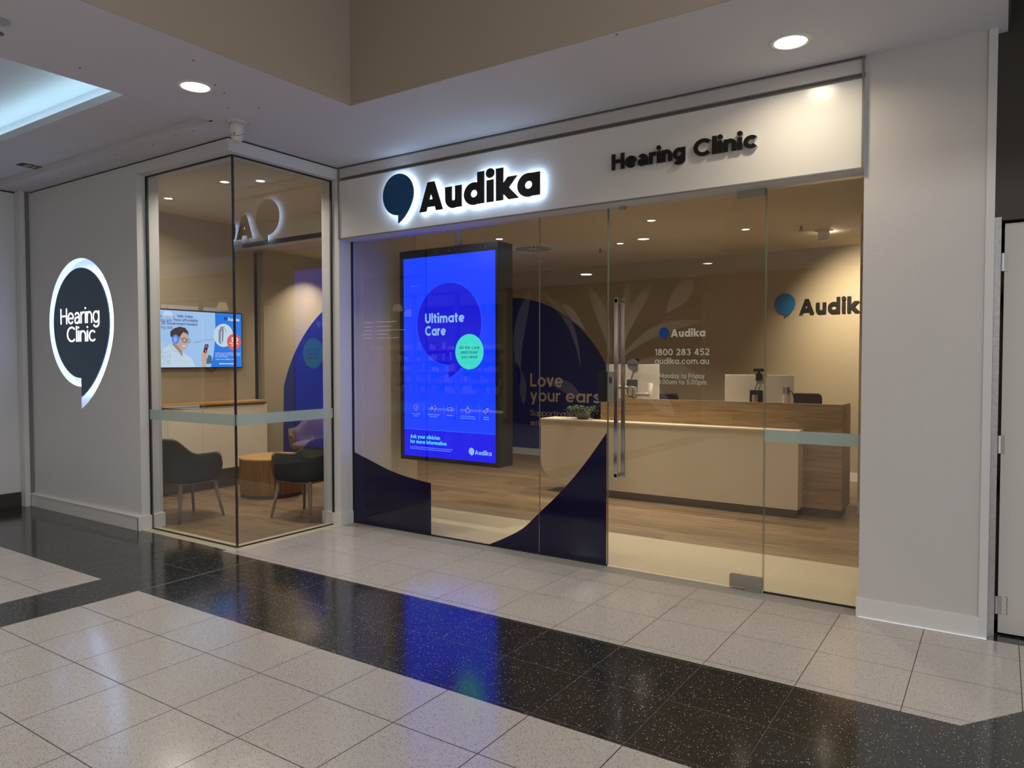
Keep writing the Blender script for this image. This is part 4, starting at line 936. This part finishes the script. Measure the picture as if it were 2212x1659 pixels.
# ================================================================ reception desk
desk = Thing('reception_desk', 'long reception desk with white curved front and oak upstand', 'desk', (-3.0, 7.7, 0))
dw = paint('desk_cream', srgb(206, 190, 160), .35)
b = MB().mat(dw)
prof = [(-4.585, .855), (-4.585, .36)]+[(-4.585+.29*(1-cos(radians(a)))*1.55, .087+.273*(1-sin(radians(a)))) for a in range(8, 91, 8)]+[(-4.10, .087), (-1.634, .087), (-1.634, .855)]
b.prism(prof[::-1], 7.45, 7.80, lambda u, v, h: (u, h, v)); bevel(desk.part('front_panel', b, label='cream white front panel'), .003)
b = MB().mat(paint('desk_edge', srgb(228, 212, 182), .3)); b.box(-4.59, -1.63, 7.445, 7.80, .852, .868); desk.part('ledge', b)
b = MB().mat(oak); b.box(-3.885, -1.27, 7.65, 7.69, .868, 1.125); b.box(-1.634, -1.27, 7.65, 7.69, .09, .868); b.box(-1.31, -1.27, 7.69, 8.09, .09, 1.10); b.box(-1.634, -1.31, 7.69, 7.9, .09, .80); b.box(-3.885, -3.85, 7.69, 8.45, .87, 1.125)
desk.part('oak_panel', b, label='horizontally grained oak panel')
b = MB().mat(oak); b.prism([(7.69, .09), (8.08, .09), (8.08, 1.07), (8.06, 1.11), (8.02, 1.125), (7.69, 1.125)], -1.275, -1.268, lambda u, v, h: (h, u, v)); desk.part('oak_end', b)
b = MB().mat(cabm); b.box(-3.85, -1.31, 7.81, 8.45, .72, .75); desk.part('worktop', b)
b = MB().mat(paint('kick_steel', srgb(120, 108, 92), .3, metal=.6)); b.box(-4.0, -1.66, 7.52, 7.84, 0, .09); b.box(-1.66, -1.30, 7.70, 8.05, 0, .09); desk.part('plinth', b)
# plant
pl = Thing('potted_plant', 'trailing green plant in a grey bowl on the white ledge of the desk', 'plant', (-4.10, 7.62, .868))
b = MB().mat(paint('pot_grey', srgb(92, 92, 80), .6)); b.smooth = True; b.lathe([(.05, 0), (.085, .02), (.105, .09), (.098, .092), (.09, .07)], (-4.10, 7.62, .868), 24); pl.part('pot', b)
leaf = [paint('leaf_%d' % i, srgb(*c), .5) for i, c in enumerate(((74, 90, 50), (110, 124, 72), (52, 66, 40)))]
b = MB()
def lf(p, d, s_):
    d = d.normalized(); sd = d.cross(Vector((0, 0, 1))); sd = sd.normalized() if sd.length > .01 else Vector((1, 0, 0)); up = sd.cross(d)
    p = Vector(p); b.mat(random.choice(leaf)).add([p, p+d*s_*.5+sd*s_*.3+up*s_*.08, p+d*s_, p+d*s_*.5-sd*s_*.3+up*s_*.08], [(0, 1, 2, 3)])
stems = []
for k in range(70):
    a = random.uniform(0, 2*pi); R_ = random.uniform(.08, .20); H_ = random.uniform(.03, .13); end = random.uniform(-.10, .08) if R_ > .13 else .05
    P0 = Vector((-4.10+.04*cos(a), 7.62+.04*sin(a), .95)); P1 = P0+Vector((cos(a)*R_*.6, sin(a)*R_*.5, H_)); P2 = P0+Vector((cos(a)*R_*1.15, sin(a)*R_*.8, max(-.07, end)))
    pts = [tuple((1-t)**2*P0+2*t*(1-t)*P1+t*t*P2) for t in [i/7 for i in range(8)]]; stems.append(pts)
    for i in range(1, 8):
        for q in range(2): lf(pts[i], Vector((random.uniform(-1, 1), random.uniform(-1, 1), random.uniform(-.5, .8))), random.uniform(.014, .028))
pl.part('foliage', b)['kind'] = 'stuff'
b = MB().mat(leaf[2])
for pts in stems[:40]: b.tube(pts, .0012, 4)
pl.part('stems', b)
# monitors
monm = paint('monitor_white', srgb(206, 196, 180), .35)
def monitor(label, x0, x1, z1, y, z0):
    t = Thing('computer_monitor', label, 'monitor', ((x0+x1)/2, y+.1, .75))
    b = MB().mat(monm); b.rbox(x0, x1, y, y+.03, z0, z1, .008, 'Y'); bevel(t.part('back_shell', b), .003)
    b = MB().mat(black); b.box(x0+.01, x1-.01, y+.03, y+.034, z0+.01, z1-.01); t.part('screen', b)
    xm = (x0+x1)/2; b = MB().mat(satin); b.tube([(xm, y-.005, (z0+z1)/2-.12), (xm, y-.06, (z0+z1)/2-.12)], .03, 14); b.tube([(xm, y-.06, .75), (xm, y-.06, (z0+z1)/2-.10)], .022, 14); b.box(xm-.1, xm+.1, y-.12, y+.04, .75, .762); t.part('stand', b)
    return t
m1 = monitor('white-backed computer monitor on the desk behind the door handles', -3.975, -3.305, 1.513, 7.98, 1.02)
m2 = monitor('white-backed computer monitor at the right end of the desk', -2.53, -1.808, 1.402, 7.98, .94)
def webcam(label, x, z, y=7.975):
    t = Thing('webcam', label, 'webcam', (x, y, z)); b = MB().mat(black); b.rbox(x-.055, x+.055, y-.02, y+.015, z+.02, z+.055, .012, 'Y'); t.part('camera_bar', b)
    b = MB().mat(black); b.box(x-.03, x+.035, y-.012, y+.02, z-.075, z+.005); b.box(x-.012, x+.012, y-.005, y+.01, z, z+.025); t.part('clip', b)
    b = MB().mat(rubber); b.tube(spl([(x, y-.014, z-.07), (x-.035, y-.014, z-.16), (x-.045, y-.014, z-.24), (x+.0, y-.014, z-.34)], 6), .004, 6); t.part('cable', b); return t
webcam('black webcam clipped on the left monitor', -3.60, 1.523); webcam('black webcam clipped on the right monitor', -2.16, 1.415)
def ptd(label, x, y, z0, z1, w_):
    t = Thing('card_reader', label, 'card reader', (x, y, .75)); b = MB().mat(black); b.rbox(x-w_/2, x+w_/2, y, y+.02, z0, z1, .01, 'Y'); t.part('body', b)
    b = MB().mat(paint('grey_cap', srgb(150, 140, 124), .4)); b.lathe([(.03, 0), (.03, .11)], (x-.0, y-.04, z0-.02), 16); t.part('holder', b)
    b = MB().mat(black); b.tube([(x, y+.01, .75), (x, y+.01, z0+.02)], .01, 8); t.part('post', b); return t
ptd('black payment terminal back in front of the right monitor', -2.165, 7.89, 1.10, 1.24, .135)
ptd('black payment terminal back in front of the left monitor', -3.60, 7.89, 1.17, 1.335, .13)
bt = Thing('cable_post', 'grey cylindrical monitor arm post beside the right monitor', 'monitor arm', (-1.85, 7.88, .75))
b = MB().mat(monm); b.lathe([(.04, 0), (.04, .46)], (-1.85, 7.88, .75), 20); bt.part('post', b); b = MB().mat(satin); b.lathe([(.041, .46), (.041, .53)], (-1.85, 7.88, .75), 20); bt.part('cap', b)
b = MB().mat(black); b.tube(spl([(-1.82, 7.88, 1.24), (-1.79, 7.85, 1.23), (-1.77, 7.86, 1.16), (-1.77, 7.86, 1.0)], 5), .005, 6); bt.part('cable', b)
ar_ = Thing('monitor_arm', 'white jointed monitor arm with bundled cables behind the oak upstand', 'monitor arm', (-3.5, 7.86, .75))
armw = paint('arm_white', srgb(150, 140, 124), .35)
b = MB().mat(armw); b.smooth = True; b.tube([(-3.36, 7.88, .75), (-3.36, 7.88, 1.30)], .030, 16); ar_.part('post', b)
b = MB().mat(armw); b.tube([(-3.36, 7.87, 1.165), (-3.55, 7.86, 1.165)], .022, 12); b.tube([(-3.55, 7.86, 1.13), (-3.55, 7.86, 1.25)], .026, 14); b.tube([(-3.55, 7.86, 1.235), (-3.80, 7.86, 1.25)], .02, 12); ar_.part('arm', b)
b = MB().mat(paint('cable_white', srgb(176, 166, 150), .5))
for k in range(4): b.tube(spl([(-3.74+.015*k, 7.85, 1.225), (-3.69+.02*k, 7.84, 1.19-.01*k), (-3.62+.012*k, 7.84, 1.16-.012*k), (-3.58, 7.86, 1.13)], 5), .0035, 5)
ar_.part('cable_bundle', b)
bb_ = Thing('document_tray', 'dark glass tray beside the plant at the left end of the desk', 'tray', (-3.95, 7.72, .868))
b = MB().mat(blackg); b.box(-4.02, -3.89, 7.74, 7.76, .868, .975); b.mat(black).box(-4.02, -3.89, 7.66, 7.76, .868, .874); bb_.part('tray', b)
def ochair(label, x, y, w_, z1):
    t = Thing('office_chair', label, 'chair', (x, y, 0), 'office chairs behind the reception desk'); b = MB().mat(black); b.rbox(x-w_/2, x+w_/2, y, y+.05, .62, z1, .05, 'Y', 6); bevel(t.part('backrest', b), .01)
    b = MB().mat(black); b.rbox(x-.23, x+.23, y-.46, y-.02, .44, .50, .06, 'Z', 6); t.part('seat', b)
    b = MB().mat(black); b.box(x-.03, x+.03, y+.03, y+.06, .44, .70); b.box(x-.03, x+.03, y-.2, y+.03, .425, .44); t.part('back_bracket', b)
    b = MB().mat(black); b.tube([(x, y-.22, .10), (x, y-.22, .44)], .025, 12); t.part('column', b)
    for k in range(5):
        a = 2*pi*k/5; b = MB().mat(black); b.tube([(x, y-.22, .11), (x+.28*cos(a), y-.22+.28*sin(a), .06)], .02, 8); lg = t.part('base_arm', b)
        b = MB().mat(black); b.sphere((x+.28*cos(a), y-.22+.28*sin(a), .03), .03, 10, 6); t.part('castor', b, parent=lg)
    return t
ochair('black office chair back behind the right end of the desk', -1.87, 8.72, .40, 1.185); ochair('black office chair back beside the left monitor', -3.56, 8.72, .40, 1.145)

# ================================================================ back wall sign (unlit, spot-washed)
ws = Thing('wall_sign', 'blue bubble and black lettering on the spot-lit clinic back wall', 'sign', (-2.0, 10.19, 2.15))
b = MB().mat(paint('sign_blue', srgb(30, 104, 160), .35)); flat(b, bubble(-2.422, 2.318, .133, .137, .33), F_Y(0, 0, 10.2), .022, .034); p_ = ws.part('logo_bubble', b)
lay, tot = layout('Audika', .155, .07); sx = .88/tot; sy = .196/.7
for c, x, g in lay:
    b = MB().mat(paint('sign_black', (.008, .008, .008), .7, spec=.15)); put_glyph(b, g, .155, x, F_Y(-2.237, 2.172, 10.2), sx, sy, .020, .034); ws.part('letter', b)

# ================================================================ ceiling fittings
diff = emit('diffuser_warm', (1.0, .93, .80), 14.0); diff2 = emit('diffuser_clinic', (1.0, .92, .80), 8.0)
def downlight(label, x, y, z, r, watt, col, dm, spread=150, grp=None):
    t = Thing('downlight', label, 'ceiling light', (x, y, z), grp)
    b = MB().mat(paint('fitting_white', srgb(214, 212, 208), .35)); b.smooth = True
    b.lathe([(r*.74, 0), (r*.76, -.006), (r*.97, -.004), (r, 0)], (x, y, z), 40, caps=False); t.part('trim_ring', b)
    b = MB().mat(dm); b.lathe([(r*.73, -.003), (r*.73, -.001)], (x, y, z), 40); t.part('diffuser', b)
    area('lamp', (0, 0, -.008), r*1.42, watt, col, spread, parent=t.o)
    return t
downlight('round white downlight in the soffit strip at upper left', -4.435, 2.874, ZC, .118, 15, NEUT, diff, 150)
downlight('round white downlight in the soffit above the textured pier', -1.023, 4.364, ZC, .118, 5.5, (1, .85, .60), diff, 150)
downlight('round white downlight behind the viewer, mirrored in the door glass', -4.55, -3.39, ZC, .118, 14, NEUT, diff, 150)
downlight('round white downlight behind the viewer at the start of the soffit strip', -4.43, -.2, ZC, .118, 14, NEUT, diff, 150)
for lb, x, y in (('beyond the viewer at the right, nearest the service door', 1.2, -3.4), ('over the mall floor behind the viewer', -1.2, -3.4), ('deep behind the viewer by the far wall', -1.4, -4.4), ('before the brown leaf-printed hoarding', -7.2, -3.6)):
    downlight('added unseen fill downlight '+lb, x, y, ZC, .16, 44, (1, .98, .97), diff, 170)  # unseen fill lights, added to brighten the facade and the hoarding
b = MB().mat(paint('fitting_white', srgb(214, 212, 208), .35)); b.box(-.1, 1.1, -.3, .9, 5.55, 5.598); hp = Thing('fill_panel', 'added square fill light, unseen, high in the ceiling well over the mall floor', 'ceiling light', (.5, .3, 5.55)); hp.part('frame', b)  # unseen panel added as ambient fill for the mall
b = MB().mat(emit('panel_glow', (1, .95, .88), 3)); b.box(-.05, 1.05, -.25, .85, 5.545, 5.55); hp.part('diffuser', b)
area('lamp', (0, 0, -.03), 1.1, 75, (1, .96, .90), 170, shape='SQUARE', parent=hp.o)
CW = 17
for lb, x, y, z in (('small clinic downlight ahead of the hanging display', -5.06, 7.27, ZI), ('small clinic downlight above the middle of the desk, nearest the door', -3.08, 7.22, ZI), ('small clinic downlight over the right end of the desk', -2.41, 8.30, ZI),
                    ('small clinic downlight over the left end of the desk', -4.0, 8.40, ZI), ('small clinic downlight close to the navy side wall', -7.75, 7.0, ZI),
                    ('small clinic downlight high in the waiting corner over the left chair', -7.43, 4.48, 3.30), ('small clinic downlight high in the waiting corner beside the glass corner', -6.30, 4.38, 3.30), ('small clinic downlight high in the waiting corner near the side glass', -5.98, 4.55, 3.30)):
    downlight(lb, x, y, z, .055, CW if z < 3.2 else 14, WARM, diff2, 104 if z < 3.2 else 150, 'small clinic downlights')
for x, y, lb in ((-3.9, 5.35, 'just inside the glass over the hanging display'), (-2.3, 5.35, 'just inside the glass door'), (-1.05, 5.35, 'just inside the glass beside the right pier'), (-.2, 7.0, 'over the entry floor behind the right pier')):
    downlight('small clinic downlight '+lb, x, y, ZI, .055, CW*.5, WARM, diff2, 110, 'hidden clinic downlights')
ww = Thing('wall_washer', 'stubby white wall-washer lamp on the clinic ceiling near the back wall sign', 'ceiling light', (-1.70, 8.89, ZI))
b = MB().mat(paint('fitting_white', srgb(214, 212, 208), .35)); b.smooth = True; b.lathe([(.03, -.115), (.055, -.105), (.062, -.02), (.062, -.012)], (-1.70, 8.89, ZI), 28); b.lathe([(.095, -.006), (.095, 0)], (-1.70, 8.89, ZI), 28); ww.part('housing', b)
l = bpy.data.lights.new('washer_lamp', 'SPOT'); l.energy = 250; l.color = (1, .84, .60); l.spot_size = radians(112); l.spot_blend = 1.0; l.shadow_soft_size = .03
lo = bpy.data.objects.new('washer_lamp', l); COL.objects.link(lo); lo.parent = ww.o; lo.location = (.05, .10, -.10)
dv = Vector((.50, 1.2, -1.30)); lo.rotation_euler = dv.to_track_quat('-Z', 'Y').to_euler()
pl_ = bpy.data.lights.new('washer_spill', 'POINT'); pl_.energy = 1.6; pl_.color = (1, .86, .62); pl_.shadow_soft_size = .015
po = bpy.data.objects.new('washer_spill', pl_); COL.objects.link(po); po.parent = ww.o; po.location = (.03, .10, -.05)
def sprinkler(label, x, y, z, s_=1.0):
    t = Thing('sprinkler', label, 'sprinkler', (x, y, z)); b = MB().mat(satin); b.lathe([(.045*s_, -.003), (.045*s_, 0)], (x, y, z), 20); t.part('escutcheon', b)
    b = MB().mat(paint('sprinkler_brass', (.18, .16, .15), .3, metal=.9)); b.tube([(x, y, z-.003), (x, y, z-.028*s_)], .008*s_, 8); b.tube([(x-.01*s_, y, z-.02*s_), (x-.012*s_, y, z-.05*s_)], .003*s_, 6); b.tube([(x+.01*s_, y, z-.02*s_), (x+.012*s_, y, z-.05*s_)], .003*s_, 6); b.lathe([(.022*s_, -.054*s_), (.022*s_, -.050*s_)], (x, y, z), 12); t.part('nozzle', b)
sprinkler('ceiling sprinkler head inside the clinic left of the wall-washer lamp', -1.85, 8.45, ZI); sprinkler('ceiling sprinkler head inside the clinic beyond the air diffuser', -4.40, 8.64, ZI)
sprinkler('metal sprinkler head in the mall soffit strip at the far upper left', -4.45, 1.74, ZC, 1.3)
ad = Thing('air_diffuser', 'square white swirl air diffuser in the clinic ceiling', 'air diffuser', (-5.13, 8.15, ZI))
b = MB().mat(paint('fitting_white', srgb(214, 212, 208), .35)); b.box(-5.43, -4.83, 7.85, 8.45, ZI-.008, ZI); ad.part('plate', b)
b = MB().mat(paint('slot_dark', srgb(40, 46, 44), .6))
for k in range(24):
    a = 2*pi*k/24; a2 = a+.12; p = [(-5.13+.07*cos(a), 8.15+.07*sin(a)), (-5.13+.24*cos(a), 8.15+.24*sin(a)), (-5.13+.24*cos(a2), 8.15+.24*sin(a2)), (-5.13+.07*cos(a2), 8.15+.07*sin(a2))]
    b.add([(x, y, ZI-.0085) for x, y in p], [(0, 3, 2, 1)])
ad.part('slot', b)
# dome camera
cc = Thing('security_camera', 'white dome security camera under the soffit above the glass corner', 'camera', (-4.83, 3.47, ZC))
cwm = paint('camera_white', srgb(206, 204, 202), .35)
b = MB().mat(cwm); b.smooth = True; b.lathe([(.088, -.004), (.088, 0)], (-4.83, 3.47, ZC), 36); b.lathe([(.066, -.012), (.075, -.004)], (-4.83, 3.47, ZC), 36); cc.part('mounting_plate', b)
b = MB().mat(cwm); b.smooth = True; b.lathe([(.02, -.148), (.036, -.140), (.050, -.10), (.056, -.05), (.058, -.012)], (-4.83, 3.47, ZC), 36); bd = cc.part('housing', b)
b = MB().mat(rubber); b.tube([(-4.83+.0530*cos(radians(a)), 3.47+.0530*sin(radians(a)), ZC-.087-.028*cos(radians(a+50))) for a in range(0, 361, 12)], .0012, 5); b.box(-4.80, -4.793, 3.418, 3.424, ZC-.105, ZC-.098); cc.part('seam', b, parent=bd)
# number plate on ceiling panel
npl = Thing('number_plate', 'small black plate numbered 15 on the ceiling panel at left', 'number plate', (-7.72, 3.27, 3.42))
b = MB().mat(black); b.box(-7.80, -7.665, 3.175, 3.345, 3.417, 3.42); npl.part('plate', b)
b = MB().mat(paint('number_cream', srgb(220, 210, 160), .5)); fN = lambda u, v, h: (-7.765+v, 3.335-u, 3.4165-h)
text(b, '15', fN, .075, .14, .12); npl.part('number', b)
